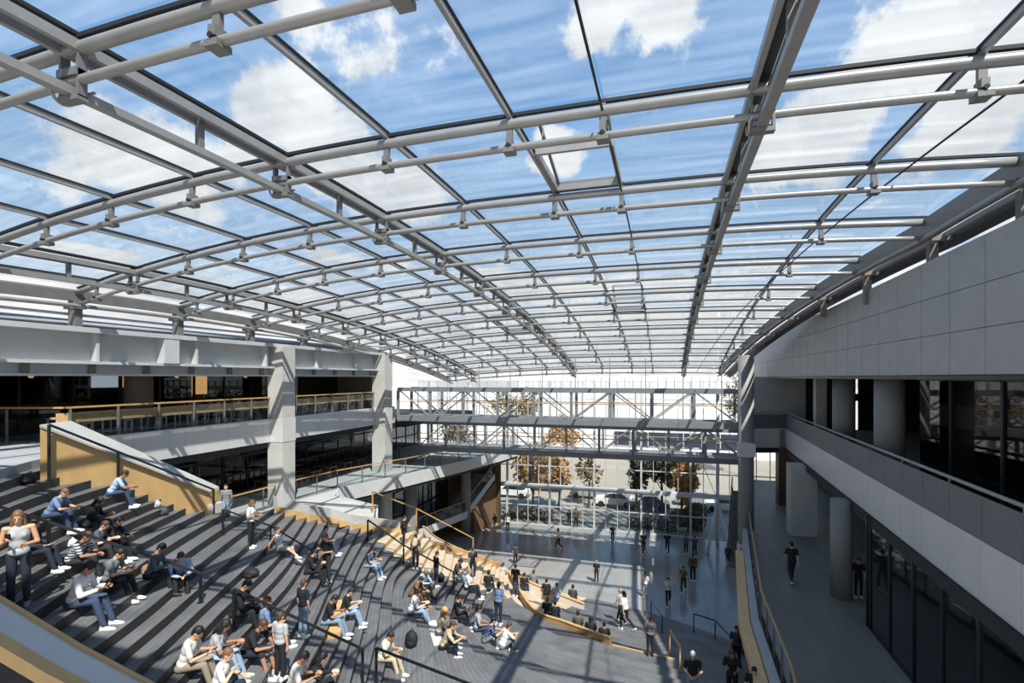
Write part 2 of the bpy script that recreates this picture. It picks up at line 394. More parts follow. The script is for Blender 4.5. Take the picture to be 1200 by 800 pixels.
# main beams running down the hall
for k, X in enumerate(MAINX):
    t = thing('roof_beam', (X, 20, zlow(X, 20)), ['twin steel roof beam running along the hall above the terrace side', 'twin steel roof beam dipping from the top corner down to the bridge middle', 'steep straight twin steel roof beam above the plaza next to the panelled screen'][k], 'roof beam', 'main beams under the glass roof')
    ys = [-1+.9*i for i in range(int((ROOF_END+1)/.9)+1)]
    for s in (-.14, .14):
        MB().sweep([(X+s, y, zlow(X, y)+H_TOP+.02) for y in ys], .085, .14).build('upper_rail', STEEL, t)
    MB().sweep([(X, y, zlow(X, y)+H_GASK+.04) for y in ys], .24, .05).build('glazing_gasket', GASK, t)
    MB().sweep([(X, y, zlow(X, y)-.14) for y in ys], .15, .11).build('lower_bar', STEEL, t)
    for Y in TY:
        z = zlow(X, Y); m = MB()
        for s in (-.16, .16):
            m.box(X+s-.02, X+s+.02, Y-.06, Y+.06, z-.22, z+H_TOP)
        m.box(X-.18, X+.18, Y-.07, Y+.07, z-.27, z-.20); m.box(X-.18, X+.18, Y-.09, Y+.09, z+.04, z+.14)
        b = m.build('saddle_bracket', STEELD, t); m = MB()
        m.tube([(X-.2, Y+.14*math.cos(a), z-.1-.16*math.sin(a)) for a in [math.pi*i/8 for i in range(9)]], .022, 6)
        m.tube([(X-.21, Y+.14, z-.1), (X+.2, Y+.14, z-.1)], .02, 6)
        m.build('hook', STEEL, b)
    for Y in TY[:-1]:
        y = Y+1.95; z = zlow(X, y)
        MB().box(X-.05, X+.05, y-.05, y+.05, z-.13, z+H_TOP).build('strut', STEELD, t)
for k, X in enumerate(SECX):
    t = thing('roof_purlin', (X, 20, zlow(X, 20)), 'slim steel roof purlin, %s of the thin ones counted from the terrace side' % ORD[k], 'purlin', 'slim purlins under the roof glass')
    ys = [-1+.9*i for i in range(int((ROOF_END+1)/.9)+1)]
    MB().sweep([(X, y, zlow(X, y)+H_TOP+.15) for y in ys], .065, .10).build('bar', STEEL, t)
    MB().sweep([(X, y, zlow(X, y)+H_TOP+.215) for y in ys], .11, .03).build('glazing_gasket', GASK, t)
c = MB(); c.tube([(-1.02, y, zlow(-1.02, y)+H_TOP-.02) for y in [-1+.9*i for i in range(int((ROOF_END+1)/.9)+1)]], .022, 6)
tag(c.build('roof_cable', GASK), 'thin dark cable stretched along the roof beside the open vent', 'cable')
c = MB(); c.tube([(lerp(5.6, 2.4, (y+1)/46), y, zlow(3.5, y)+.2) for y in [-1+.9*i for i in range(int((ROOF_END+1)/.9)+1)]], .02, 6)
tag(c.build('roof_cable', GASK), 'thin dark cable stretched along the roof close to the panelled screen', 'cable')
# edge beams
ys = [-1+.9*i for i in range(int((ROOF_END+1)/.9)+1)]
t = thing('roof_edge_beam', (6.8, 20, 3.4), 'heavy grey double edge beam of the glass roof above the panelled screen', 'edge beam')
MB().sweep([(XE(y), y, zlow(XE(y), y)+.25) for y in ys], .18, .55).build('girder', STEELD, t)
MB().tube([(XE(y)-.12, y, zlow(XE(y), y)-.02) for y in ys], .06, 8).build('tube', STEEL, t, True)
MB().sweep([(XE(y)+.75, y, zlow(XE(y), y)+.02) for y in ys], .40, .22).build('gutter', DARKM, t)
MB().sweep([(XE(y)+.40, y, zlow(XE(y), y)+.05) for y in ys], .10, .12).build('tie_bar', STEEL, t)
for Y in TY:
    x = XE(Y); z = zlow(x, Y)
    MB().box(x-.14, x+.8, Y-.07, Y+.07, z-.08, z+.10).build('end_bracket', STEELD, t)
for Y in TY[1:]:
    x = XE(Y); z = zlow(x, Y)
    if z-.1 > 3.0 and Y < 30: MB().box(x+.30, x+.52, Y+.6, Y+.8, 2.6, z+.05).build('stub_post', STEELD, t)
t = thing('roof_edge_beam', (XW, 20, 1.9), 'grey edge beam of the glass roof on small posts above the terrace girder', 'edge beam')
MB().sweep([(XW-.1, y, zlow(XW, y)+.3) for y in ys], .16, .34).build('girder', STEELD, t)
MB().tube([(XW+.15, y, zlow(XW, y)-.05) for y in ys], .07, 8).build('tube', STEEL, t, True)
MB().sweep([(XW-.55, y, zlow(XW, y)+.45) for y in ys], .3, .25).build('gutter', STEEL, t)
for Y in TY[1:]:
    if Y > 34: break
    z = zlow(XW, Y)
    MB().box(XW-.28, XW+.06, Y-.12, Y+.12, 1.72, z+.2).build('stub_post', STEELD, t)
    MB().box(XW-.45, XW+.2, Y-.16, Y+.16, z-.14, z+.02).build('end_bracket', STEELD, t)
for nm, zz, xx, r_ in (('roof_pipe', 1.95, -20.3, .13), ('roof_pipe', 2.2, -19.9, .05)):
    o = MB().tube([(xx, -1, zz), (xx, 34, zz)], r_, 12).build(nm, mat('pipe_lagging', (190,196,204), .4, .2), None, True)
    tag(o, 'fat pale pipe' + ' running along behind the terrace girder top' if r_ > .1 else 'thin pale pipe above the fat one on the terrace girder', 'pipe')
# unseen slab added above the camera to shade the nearest steps
struct('ceiling_added_shade', MB().box(-34, 16, -14, .7, 5.6, 6.0), CONC)

# ================================================================ LEFT BUILDING
TZ = -2.2
terr = [(-32,-6),(-11.5,-6),(-12,4),(-12.6,5),(-13.29,6.07),(-14.66,7.66),(-15.51,8.68),(-15.98,9.36),(-16.4,10.2),(-17,11.2),(-19.44,12.3),(-19.44,33.4),(-32,33.4)]
struct('floor_terrace', MB().prism(terr, -3.2, TZ), PATCH)
f = MB(); y = 12.4
while y < 33.3:
    f.box(-19.48, -19.36, y+.006, min(y+2.2, 33.5)-.006, -3.3, -2.12); y += 2.2
f.box(-19.52, -18.9, 33.42, 33.5, -3.3, -2.12)
struct('trim_terrace_edge', f, FASC)
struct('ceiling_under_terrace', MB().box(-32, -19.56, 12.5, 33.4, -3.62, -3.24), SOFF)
# roof girder
g = MB()
g.box(-19.9, -19.0, 2, 33.4, 1.55, 1.72); g.box(-19.55, -19.45, 2, 33.4, .55, 1.55); g.box(-19.8, -19.1, 2, 33.4, .46, .56); g.box(-19.62, -19.5, 2, 33.4, .12, .46); g.box(-19.7, -19.3, 2, 33.4, .05, .13)
t = thing('roof_girder', (-19.5, 18, .05), 'long grey plate girder with stiffeners along the top of the terrace floor', 'girder')
g.build('girder_web', BEAMG, t)
for i in range(7):
    yy = 9.2+4.0*i
    if yy < 33: MB().box(-19.45, -19.16, yy-.05, yy+.05, .56, 1.55).build('stiffener', BEAMG, t)
    for q in (0, 2.0):
        if yy+q < 33: MB().box(-19.6, -19.42, yy+q-.12, yy+q+.12, .1, .46).build('lug', STEELD, t)
MB().box(-19.5, -19.02, 15.6, 16.25, .56, 1.6).build('short_pier', BEAMG, t)
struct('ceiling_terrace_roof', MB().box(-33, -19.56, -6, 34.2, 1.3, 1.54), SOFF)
# square columns
for k, (px, w, zb) in enumerate(((330, .92, -6.6), (448, 1.0, -14))):
    p = at_x(px, 500, -19.1)
    t = thing('square_column', (-19.1, p.y, zb), ['square pale concrete column between the terrace rails', 'square pale concrete column standing where the footbridge meets the terrace'][k], 'column', 'square columns of the terrace')
    MB().box(-19.1-w/2, -19.1+w/2, p.y-w/2, p.y+w/2, zb, 1.56).build('shaft', CONC, t)
    MB().box(-19.1-w/2-.02, -19.1+w/2+.02, p.y-w/2-.02, p.y+w/2+.02, -3.3, -2.12).build('band', FASC, t)
# dark round columns behind terrace glass
for k, yy in enumerate((10.5, 17.3, 26.0)):
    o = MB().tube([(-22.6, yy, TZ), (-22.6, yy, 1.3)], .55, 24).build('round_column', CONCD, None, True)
    tag(o, 'round grey column in the shade of the terrace, %s from the stair top' % ORD[k], 'column', 'round columns in the terrace shade')
# terrace glass front and dark rooms
gm = MB(); yy = 2.0
while yy <= 33.5: gm.box(-23.66, -23.54, yy-.04, yy+.04, TZ, 1.3); yy += 1.9
gm.box(-23.68, -23.52, 2, 33.4, TZ, TZ+.12); gm.box(-23.68, -23.52, 2, 33.4, 1.18, 1.3); gm.box(-23.66, -23.54, 2, 33.4, .1, .18)
w = struct('window_4', gm, DARKM)
MB().box(-23.61, -23.59, 2, 33.4, TZ, 1.3).build('pane', G_DARK, w)
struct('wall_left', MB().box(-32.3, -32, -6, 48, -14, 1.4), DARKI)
struct('wall_left_end', MB().box(-32, -20.0, 33.3, 33.38, TZ, 1.4), CONCD)
for k, (yy, z0, hh, ww) in enumerate(((12.6,-2.0,2.2,.9),(14.2,-2.0,2.2,1.1),(21.6,-.6,.9,1.5),(23.4,-.6,.9,1.0),(28.2,-1.2,1.4,1.2))):  # glowing panels stand in for a lit doorway and windows in the room
    o = MB().box(-31.9, -31.82, yy, yy+ww, z0, z0+hh).build('lit_panel', WARM if k != 2 else mat('cool_light', (230,236,245), emit=2.0)); tag(o, 'lit panel glowing in the dark room behind the terrace, %s from the stair top' % ORD[k], 'light', 'lit panels behind the terrace')
lamp_m = MB().ell((0,0,0), (.11,.11,.09), n=10, m=6).mesh('lamp_globe', WARM, 0, True)
rod_m = MB().tube([(0,0,.08),(0,0,.75)], .008, 6).mesh('lamp_cord', DARKM, 0)
pend0 = None; k = 0
for yy in [9+1.45*i for i in range(16)]:
    t = thing('pendant_lamp', (-26.0-(k%3)*.9, yy, .25-(k%2)*.2), 'small warm pendant lamp in the dark cafe behind the terrace, %s along the row' % ORD[k], 'lamp', 'pendant lamps behind the terrace glass')
    for nm, me in (('globe', lamp_m), ('cord', rod_m)):
        o = bpy.data.objects.new(nm, me); COL.objects.link(o); o.parent = t
    k += 1
# terrace rail with plywood shelf
t = thing('terrace_railing', (-19.42, 23, TZ), 'timber and glass railing with a broad plywood shelf along the terrace edge', 'railing')
MB().sweep([(-19.46, 12.4, -1.03), (-19.46, 33.3, -1.03)], .09, .06).build('handrail', WOODR, t)
MB().box(-19.95, -19.62, 12.2, 33.2, -1.42, -1.36).build('shelf', WOOD2, t); MB().box(-19.66, -19.60, 12.2, 33.2, -1.56, -1.22).build('shelf_front', WOOD2, t)
for i in range(14):
    yy = 12.5+1.6*i; MB().box(-19.50, -19.42, yy-.03, yy+.03, TZ, -1.05).build('post', STEELD, t)
MB().box(-19.465, -19.45, 12.45, 33.25, -2.15, -1.12).build('glass_panel', G_RAIL, t)
t = thing('terrace_railing', (-20.5, 9, TZ), 'timber rail on glass turning back behind the head of the grand stair', 'railing')
MB().sweep([(-25, 10.4, -1.03), (-20.4, 12.0, -1.03), (-19.5, 12.35, -1.03)], .09, .06).build('handrail', WOODR, t)
MB().wallstrip([(-25, 10.4), (-20.4, 12.0), (-19.6, 12.3)], -2.15, -1.1, .015).build('glass_panel', G_RAIL, t)
for p in ((-25,10.4),(-23,11.1),(-21.2,11.7)): MB().box(p[0]-.03, p[0]+.03, p[1]-.03, p[1]+.03, TZ, -1.05).build('post', STEELD, t)
# tables and stools on the terrace
def leg_frame(m, x, y, w, h):
    for s in (-1, 1): m.box(x-.02, x+.02, y+s*w/2-.02, y+s*w/2+.02, TZ, TZ+h)
    m.box(x-.02, x+.02, y-w/2, y+w/2, TZ+h-.04, TZ+h); m.box(x-.015, x+.015, y-w/2, y+w/2, TZ+.1, TZ+.13)
for i in range(13):
    yy = 13.2+1.52*i
    if abs(yy-22.8) < .6: continue
    t = thing('bar_table', (-20.9, yy, TZ), 'plywood bar table on white legs behind the terrace rail, %s from the stair end' % ORD[i], 'table', 'bar tables along the terrace rail')
    MB().box(-21.2, -20.6, yy-.42, yy+.42, TZ+.70, TZ+.74).build('tabletop', WOOD, t)
    for s in (-.25, .25):
        m = MB(); leg_frame(m, -20.9+s, yy, .66, .70); m.build('leg_frame', WHITE, t)
    t = thing('bar_stool', (-20.9, yy+.72, TZ), 'white legged plywood stool behind the terrace rail, %s from the stair end' % ORD[i], 'stool', 'stools along the terrace rail')
    MB().box(-21.08, -20.72, yy+.56, yy+.88, TZ+.50, TZ+.54).build('seat', WOOD, t)
    for s in (-.14, .14):
        m = MB(); leg_frame(m, -20.9+s, yy+.72, .28, .50); m.build('leg_frame', WHITE, t)
# middle floor: slab, curved edge, rail, glass front, shelves
LZ = -6.6
edge = [(-19.5, 23.4), (-18.6, 26.2), (-16.9, 31.4), (-15.4, 37.0), (-13.9, 43.6), (-13.4, 46.9)]
slab = [(-32, 12), (-16.2, 12), (-14.75, 13.7), (-14.15, 16.4), (-13.55, 19.4), (-13.2, 21.4), (-14.2, 23.2)]+[(-17.6,24.6)]+edge[1:]+[(-32, 46.9)]
struct('floor_middle', MB().prism(slab, -7.1, LZ), CONC)
struct('trim_middle_edge', MB().wallstrip([(-13.1,21.5),(-14.1,23.2),(-17.4,24.5)]+edge[1:], -7.4, LZ+.06, .1), FASC)
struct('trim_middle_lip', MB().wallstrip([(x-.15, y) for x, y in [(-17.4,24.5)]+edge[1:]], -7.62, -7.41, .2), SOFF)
t = thing('middle_floor_railing', (-17, 31, LZ), 'timber handrail on glass along the curved middle floor edge', 'railing')
rl = [(-19.2, 18.8), (-19.0, 23.0)]+edge[1:]
MB().sweep([(x, y, -5.5) for x, y in rl], .08, .05).build('handrail', WOODR, t)
MB().wallstrip(rl, LZ+.05, -5.62, .015).build('glass_panel', G_RAIL, t)
for i in range(len(rl)-1):
    n = max(1, int((Vector(rl[i+1])-Vector(rl[i])).length/1.5))
    for q in range(n):
        p = Vector(rl[i]).lerp(Vector(rl[i+1]), q/n); MB().box(p.x-.025, p.x+.025, p.y-.025, p.y+.025, LZ, -5.52).build('post', STEELD, t)
gm = MB(); yy = 14.0
while yy < 47: gm.box(-23.6, -23.5, yy-.04, yy+.04, LZ, -3.6); yy += 1.75
for z in (LZ, -5.6, -4.6, -3.72): gm.box(-23.6, -23.5, 14, 46.8, z, z+.12)
w = struct('window_5', gm, DARKM); MB().box(-23.56, -23.54, 14, 46.8, LZ, -3.6).build('pane', G_DARK, w)
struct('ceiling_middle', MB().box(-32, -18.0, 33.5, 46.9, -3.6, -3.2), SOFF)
for k, yy in enumerate((15.5, 18.6, 21.6, 25.0, 28.3, 31.6)):
    t = thing('shelf_unit', (-26.5, yy, LZ), 'long low shelving in the dim middle floor room, %s along the window' % ORD[k], 'shelves', 'shelving behind the middle floor glass')
    for z in (.5, 1.1, 1.75): MB().box(-27, -26.3, yy-1.3, yy+1.3, LZ+z, LZ+z+.07).build('shelf', STEELD, t)
    for s in (-1.28, 1.22): MB().box(-27, -26.3, yy+s, yy+s+.06, LZ, LZ+1.9).build('side_panel', STEELD, t)
for k in range(9):
    yy = 24.0+1.7*k
    t = thing('dining_table', (-21.6, yy, LZ), 'brown table on the middle floor behind the curved rail, %s along the glass' % ORD[k], 'table', 'brown tables on the middle floor')
    MB().box(-22.3, -20.9, yy-.4, yy+.4, LZ+.7, LZ+.75).build('tabletop', WOODD, t)
    for sx in (-1, 1):
        for sy in (-1, 1): MB().box(-21.6+sx*.6-.03, -21.6+sx*.6+.03, yy+sy*.33-.03, yy+sy*.33+.03, LZ, LZ+.7).build('leg', WOODD, t)
# ground floor of the terrace block
gm = MB(); yy = 26.0
while yy < 47: gm.box(-20.6, -20.48, yy-.045, yy+.045, -14, -7.1); yy += 1.7
for z in (-14, -11.2, -9.2, -7.2): gm.box(-20.6, -20.48, 26, 46.9, z, z+.14)
w = struct('window_6', gm, DARKM); MB().box(-20.55, -20.53, 26, 46.9, -14, -7.1).build('pane', G_DARK, w)
for k, (px, Y) in enumerate(((436, 31.0), (482, 34.5), (546, 42.5))):
    p = at_y(px, 590, Y)
    o = MB().tube([(p.x, Y, -14), (p.x, Y, -7.1)], .42, 24).build('round_column', CONCD, None, True)
    tag(o, ['round concrete column under the middle floor beside the stair landing', 'round concrete column in front of the dark ground floor glass', 'round concrete column beside the sloping balcony ramp'][k], 'column', 'round columns under the middle floor')
# balcony ramp and stair up against the glass wall
a, b, c_ = Vector((-18.3, 36, -11.9)), Vector((-16.8, 42, -11.9)), Vector((-15.7, 46.6, -9.3))
t = thing('balcony_ramp', (a.x, a.y, -12.3), 'grey balcony walkway with timber rail climbing to the far glass wall', 'walkway')
W3 = Vector((-2.0, .5, 0))
m = MB(); m.prism([(a.x,a.y),(b.x,b.y),(b.x-2,b.y+.5),(a.x-2,a.y+.5)], -12.3, -11.9); m.build('deck', CONCD, t)
m = MB(); m.prism([(b.x,b.y),(c_.x,c_.y),(c_.x-2,c_.y),(b.x-2,b.y+.5)], [-12.3,-9.7,-9.7,-12.3], [-11.9,-9.3,-9.3,-11.9]); m.build('flight', CONCD, t)
m = MB(); m.wallstrip([(a.x+.05,a.y),(b.x+.05,b.y),(c_.x+.05,c_.y)], [-12.35,-12.35,-9.75], [-11.75,-11.75,-9.15], .08); m.build('fascia', FASC, t)
m = MB(); m.wallstrip([(a.x,a.y),(b.x,b.y),(c_.x,c_.y)], [-11.75,-11.75,-9.15], [-10.95,-10.95,-8.35], .015); m.build('glass_panel', G_RAIL, t)
MB().sweep([a+Vector((0,0,1.05)), b+Vector((0,0,1.05)), c_+Vector((0,0,1.05))], .08, .06).build('handrail', WOODR, t)
for q in range(7):
    p = a.lerp(b, q/6); MB().box(p.x-.03, p.x+.03, p.y-.03, p.y+.03, -11.9, -10.9).build('post', STEELD, t)
struct('wall_under_ramp', MB().prism([(-16.4,43.2),(-15.6,46.9),(-19,46.9),(-19,43.2)], -14, [-11.6,-10.0,-10.0,-11.6]), BRICK)
struct('wall_far_corner', MB().box(-22, -15.2, 46.95, 47.2, -14, -7.4), WOODD)

# ================================================================ FAR SIDE: plaza, glass wall, bridges
struct('floor', MB().box(-24, 14, 13, 47.6, -14.4, -14), PLAZA)
gw = MB(); Yg = 47.6
for i in range(-23, 14):
    thick = .15 if i % 4 == 2 else .05
    x = i*1.05; gw.box(x-thick/2, x+thick/2, Yg-.1, Yg+(.25 if thick > .1 else .1), -14, -.3)
for z in (-13.98, -12.2, -8.4, -6.2, -4.0, -2.0, -.4): gw.box(-24, 14, Yg-.06, Yg+.06, z-.03, z+.05)
gw.box(-16, 14, Yg-.35, Yg+.05, -10.45, -10.1)
w = struct('window_7', gw, BEAMG); MB().box(-24, 14, Yg+.01, Yg+.03, -14, -.3).build('pane', G_WALL, w)
def bridge(Y0, X0, X1, zt, zb, depth_, n, label, deckmat, start):
    t = thing('footbridge', ((X0+X1)/2, Y0, zb), label, 'footbridge', 'truss footbridges across the plaza')
    MB().box(X0, X1, Y0+.05, Y0+depth_, zb-.05, zb+.12).build('deck', deckmat, t)
    for y in (Y0, Y0+depth_):
        MB().box(X0, X1, y-.13, y+.13, zt-.14, zt+.14).build('top_chord', BRIDGE, t)
        MB().box(X0, X1, y-.15, y+.15, zb-.22, zb+.16).build('bottom_chord', BRIDGE, t)
        xs = [X0+(X1-X0)*i/n for i in range(n+1)]
        for x in xs: MB().box(x-.08, x+.08, y-.08, y+.08, zb+.1, zt-.1).build('post', BRIDGE, t)
        for i in range(n):
            dn = (i+start) % 2 == 0
            MB().bar((xs[i], y, (zt if dn else zb+.1)), (xs[i+1], y, (zb+.1 if dn else zt)), .07, .12, (0,1,0)).build('diagonal', STEEL, t)
        MB().tube([(X0, y-.05, zb+1.15), (X1, y-.05, zb+1.15)], .03, 8).build('handrail', WOODR, t)
bridge(32.9, -18.3, 4.15, -.85, -2.85, 2.0, 9, 'upper steel truss footbridge with alternating diagonals just below the glass roof', CONCD, 0)
bridge(36.6, -18.6, 4.9, -3.5, -5.5, 2.4, 10, 'lower steel truss footbridge behind and beneath the other one', CONCD, 1)
for k in range(9):
    x = -17+2.6*k
    t = None
    o = MB().tube([(x, 39.05, -3.3), (x, 39.05, zlow(x, 39.05))], .03, 8).build('hanger_rod', STEEL)
    tag(o, 'thin steel hanger rod between the lower footbridge and the roof, %s along the bridge' % ORD[k], 'rod', 'hanger rods of the lower footbridge')
# braces and moving stair at the right end of the glass wall
t = thing('brace_frame', (3.0, 46, -14), 'pair of splayed steel braces standing by the far glass wall', 'brace')
top = at_y(841, 586, 46); f1 = at_y(829, 650, 43.5); f2 = at_y(857, 652, 43.5)
for p in (f1, f2): MB().tube([top, Vector((p.x, 43.5, -14))], .12, 10).build('leg', BEAMG, t, True)
MB().tube([Vector((top.x, 46, -14)), Vector((top.x, 46, -.4))], .13, 10).build('mast', BEAMG, t, True)
for q in ((824, 545), (866, 590)): MB().tube([top, at_y(q[0], q[1], 46)], .025, 6).build('tie_rod', DARKM, t)
t = thing('escalator', (4.4, 43, -14), 'narrow escalator rising beside the big round column', 'escalator')
e0, e1 = Vector((4.75, 41, -14)), Vector((5.75, 46.8, -9.4))
dirx = Vector((1, -.2, 0)).normalized()
for s in (-.36, .36):
    o_ = dirx*s
    m = MB(); m.bar(e0+o_+Vector((0,0,.5)), e1+o_+Vector((0,0,.5)), .06, .9); m.build('balustrade', G_RAIL, t)
    MB().bar(e0+o_+Vector((0,0,.98)), e1+o_+Vector((0,0,.98)), .10, .06).build('handrail', DARKM, t)
    MB().bar(e0+o_+Vector((0,0,.02)), e1+o_+Vector((0,0,.02)), .14, .34).build('skirt', STEEL, t)
m = MB()
for i in range(22):
    p = e0.lerp(e1, (i+.5)/22); m.box(p.x-.32, p.x+.32, p.y-.16, p.y+.16, p.z-.25, p.z)
m.build('steps', STEELD, t)

# big round column
t = thing('round_column', (4.4, 32, -14), 'tall slender round grey column with two metal collars in front of the bridges', 'column')
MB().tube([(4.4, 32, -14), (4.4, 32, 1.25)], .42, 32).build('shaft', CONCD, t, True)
for z in (-4.1, -9.9):
    m = MB(); m.tube([(4.4, 32, z-.42), (4.4, 32, z+.42)], .47, 32); m.box(4.4-.42, 4.4+.42, 31.42, 31.6, z-.36, z+.36); m.build('collar', FASC, t, False)

# ================================================================ RIGHT BUILDING
# perforated screen
sc_ = MB(); XS = 6.9
def ztop(Y): return lerp(3.25, 2.66, max(0, (Y-12.8))/34.2) if Y > 12.8 else 3.25
yy = 2.0; back = MB()
back.prism([(XS+.08, 1.9), (XS+.28, 1.9), (XS+.28, 47.2), (XS+.08, 47.2)], .02, [ztop(2)-.03, ztop(2)-.03, ztop(47)-.03, ztop(47)-.03])
struct('wall_right_screen_back', back, DARKM)
while yy < 47:
    y1 = min(yy+1.52, 47.2); zs = [.06, 1.13, 2.14]
    for r in range(3):
        za = zs[r]+.008
        if r < 2: zb0 = zb1 = zs[r+1]-.008
        else: zb0, zb1 = ztop(yy), ztop(y1)
        sc_.prism([(XS, yy+.012), (XS+.07, yy+.012), (XS+.07, y1-.012), (XS, y1-.012)], za, [zb0, zb0, zb1, zb1])
    yy += 1.52
struct('wall_right_screen', sc_, PANEL)
struct('trim_screen_bottom', MB().box(6.88, 8.7, 1.9, 47.2, -.06, .04), DARKM)
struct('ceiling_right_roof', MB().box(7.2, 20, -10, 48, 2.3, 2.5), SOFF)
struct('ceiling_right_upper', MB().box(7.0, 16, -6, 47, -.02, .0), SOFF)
# balcony
BZ = -3.55
bedge = [(6.4, -6), (6.4, 11.9), (7.85, 39.0), (5.2, 38.1)]
struct('floor_balcony', MB().prism([(6.45,-6),(6.45,11.9),(7.9,38.95),(5.2,38.15),(5.2,40.2),(16,40.2),(16,-6)], -4.8, BZ), CONCD)
fb = MB(); lip = MB()
def along(pts, step):
    out = []
    for i in range(len(pts)-1):
        a, b = Vector(pts[i]), Vector(pts[i+1]); n = max(1, round((b-a).length/step))
        for q in range(n): out.append((a.lerp(b, q/n), a.lerp(b, (q+1)/n)))
    return out
for a, b in along(bedge, 1.52):
    d = (b-a).normalized()*.01
    fb.wallstrip([a+d, b-d], -4.78, -3.48, .09)
struct('trim_balcony_edge', fb, FASC)
struct('trim_balcony_lip', MB().wallstrip([(6.42,-6),(6.42,11.9),(7.85,38.9),(5.2,38.15)], -5.12, -4.80, .30), SOFF)
t = thing('balcony_railing', (6.5, 15, BZ), 'steel handrail over dark glass panels along the side balcony', 'railing')
for a, b in along(bedge, 1.52):
    d = (b-a).normalized()*.012
    MB().wallstrip([a+d, b-d], -3.47, -2.58, .02).build('glass_panel', G_MESH, t)
MB().tube([(x, y, -2.40) for x, y in bedge], .045, 10).build('handrail', STEEL, t, True)
MB().sweep([(x, y, -2.56) for x, y in bedge], .05, .03).build('glass_cap', STEELD, t)
for a, b in along(bedge[:3], 3.04):
    MB().bar((a.x, a.y, -2.56), (a.x, a.y, -2.40), .04).build('rail_stem', STEELD, t)
# columns and glass on the balcony
for k, (x, y) in enumerate(((7.9, 27.2), (7.6, 21.3), (9.2, 14.8))):
    o = MB().tube([(x, y, BZ), (x, y, 0)], .46, 32).build('round_column', CONCD if k < 2 else CONC, None, True)
    tag(o, ['round grey column on the balcony next to the pale end wall', 'thick round grey column on the balcony where its glass front starts', 'round column inside the dark balcony glass'][k], 'column', 'round columns of the balcony')
gm = MB(); yy = -4.0
while yy < 21.6: gm.box(8.54, 8.66, yy-.05, yy+.05, BZ, 0); yy += 2.6
gm.box(8.54, 8.66, -5, 21.5, BZ, BZ+.1); gm.box(8.54, 8.66, -5, 21.5, -.12, 0)
w = struct('window_8', gm, DARKM); MB().box(8.59, 8.61, -5, 21.5, BZ, 0).build('pane', G_DARK, w)
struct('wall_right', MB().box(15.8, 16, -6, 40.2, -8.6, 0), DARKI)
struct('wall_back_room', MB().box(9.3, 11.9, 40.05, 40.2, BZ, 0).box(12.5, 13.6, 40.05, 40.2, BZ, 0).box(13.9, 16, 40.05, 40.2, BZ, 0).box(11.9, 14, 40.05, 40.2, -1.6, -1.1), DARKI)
struct('wall_back_balcony', MB().box(5.3, 9.3, 40.0, 40.2, BZ, .0), CONC)
struct('wall_back_balcony_pier', MB().box(8.35, 8.9, 33.6, 34.2, BZ, .0), CONC)
t = thing('counter', (12.3, 19, BZ), 'long plywood fronted counter across the dark room behind the balcony glass', 'counter')
MB().box(12.2, 12.35, 8, 30, -2.2, -1.25).build('board', WOOD, t)
for yy in (8.3, 13.6, 19, 24.4, 29.7): MB().box(12.36, 12.44, yy-.05, yy+.05, BZ, -1.3).build('post', DARKM, t)
for k, (x, y) in enumerate(((9.9, 20.2), (9.6, 18.0), (9.7, 16.2))):
    t = thing('cafe_chair', (x, y, BZ), ['plywood chair behind the thick balcony column', 'plywood chair with white splayed legs inside the balcony glass', 'plywood chair deep in the dark balcony room'][k], 'chair', 'chairs inside the balcony room')
    MB().box(x-.22, x+.22, y-.22, y+.22, BZ+.44, BZ+.48).build('seat', WOOD, t); MB().box(x+.18, x+.22, y-.2, y+.2, BZ+.6, BZ+.9).build('backrest', WOOD, t)
    for sx in (-1, 1):
        for sy in (-1, 1): MB().bar((x+sx*.25, y+sy*.25, BZ), (x+sx*.17, y+sy*.17, BZ+.44), .035).build('leg', WHITE, t)
    for sy in (-1, 1): MB().bar((x+.2, y+sy*.17, BZ+.48), (x+.2, y+sy*.17, BZ+.64), .03).build('back_post', WHITE, t)
# walkway below the balcony
WZ = -8.63
wedge = [(2.55, 8.0), (3.25, 15.0), (3.35, 20.0), (4.2, 28.0), (5.05, 35.5), (6.3, 44.0), (6.9, 47.4)]
struct('floor_walkway', MB().prism(wedge+[(16, 47.4), (16, 8.0)], -9.1, WZ), WALKF)
out = [(x-.32, y) for x, y in wedge]
struct('trim_walkway_kerb', MB().wallstrip(out, -9.2, WZ+.10, .26), CONC)
o = MB().wallstrip([(x-.66, y) for x, y in wedge[:4]], -9.0, WZ-.05, .36).build('timber_fascia', WOOD2); tag(o, 'broad plywood capping strip along the outside of the lower walkway', 'trim')
struct('wall_right_lower', MB().wallstrip([(x-.15, y) for x, y in wedge[:5]], -14, -9.12, .2), CONCD)
t = thing('walkway_railing', (3.4, 20, WZ), 'glass balustrade with timber handrail along the lower walkway', 'railing')
MB().sweep([(x-.10, y, WZ+1.08) for x, y in wedge], .06, .045).build('handrail', WOODR, t)
MB().wallstrip([(x-.10, y) for x, y in wedge], WZ+.1, WZ+1.0, .015).build('glass_panel', G_RAIL, t)
for a, b in along(wedge, 1.3): MB().box(a.x-.13, a.x-.07, a.y-.02, a.y+.02, WZ, WZ+1.06).build('post', STEELD, t)
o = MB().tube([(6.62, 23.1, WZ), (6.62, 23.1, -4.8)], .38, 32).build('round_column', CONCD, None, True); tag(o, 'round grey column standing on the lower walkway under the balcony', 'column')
o = MB().box(6.55, 7.85, 31.3, 32.4, WZ, -4.8).build('square_column', CONC); tag(o, 'broad square pale pier on the lower walkway under the balcony', 'column')
o = MB().box(7.3, 8.3, 38.4, 39.4, WZ, -4.8).build('square_column', WOODD); tag(o, 'brown square pier on the lower walkway beyond the pale one', 'column')
gm = MB(); yy = 6.0
while yy < 20.8: gm.box(6.68, 6.78, yy-.035, yy+.035, WZ, -4.8); yy += 1.6
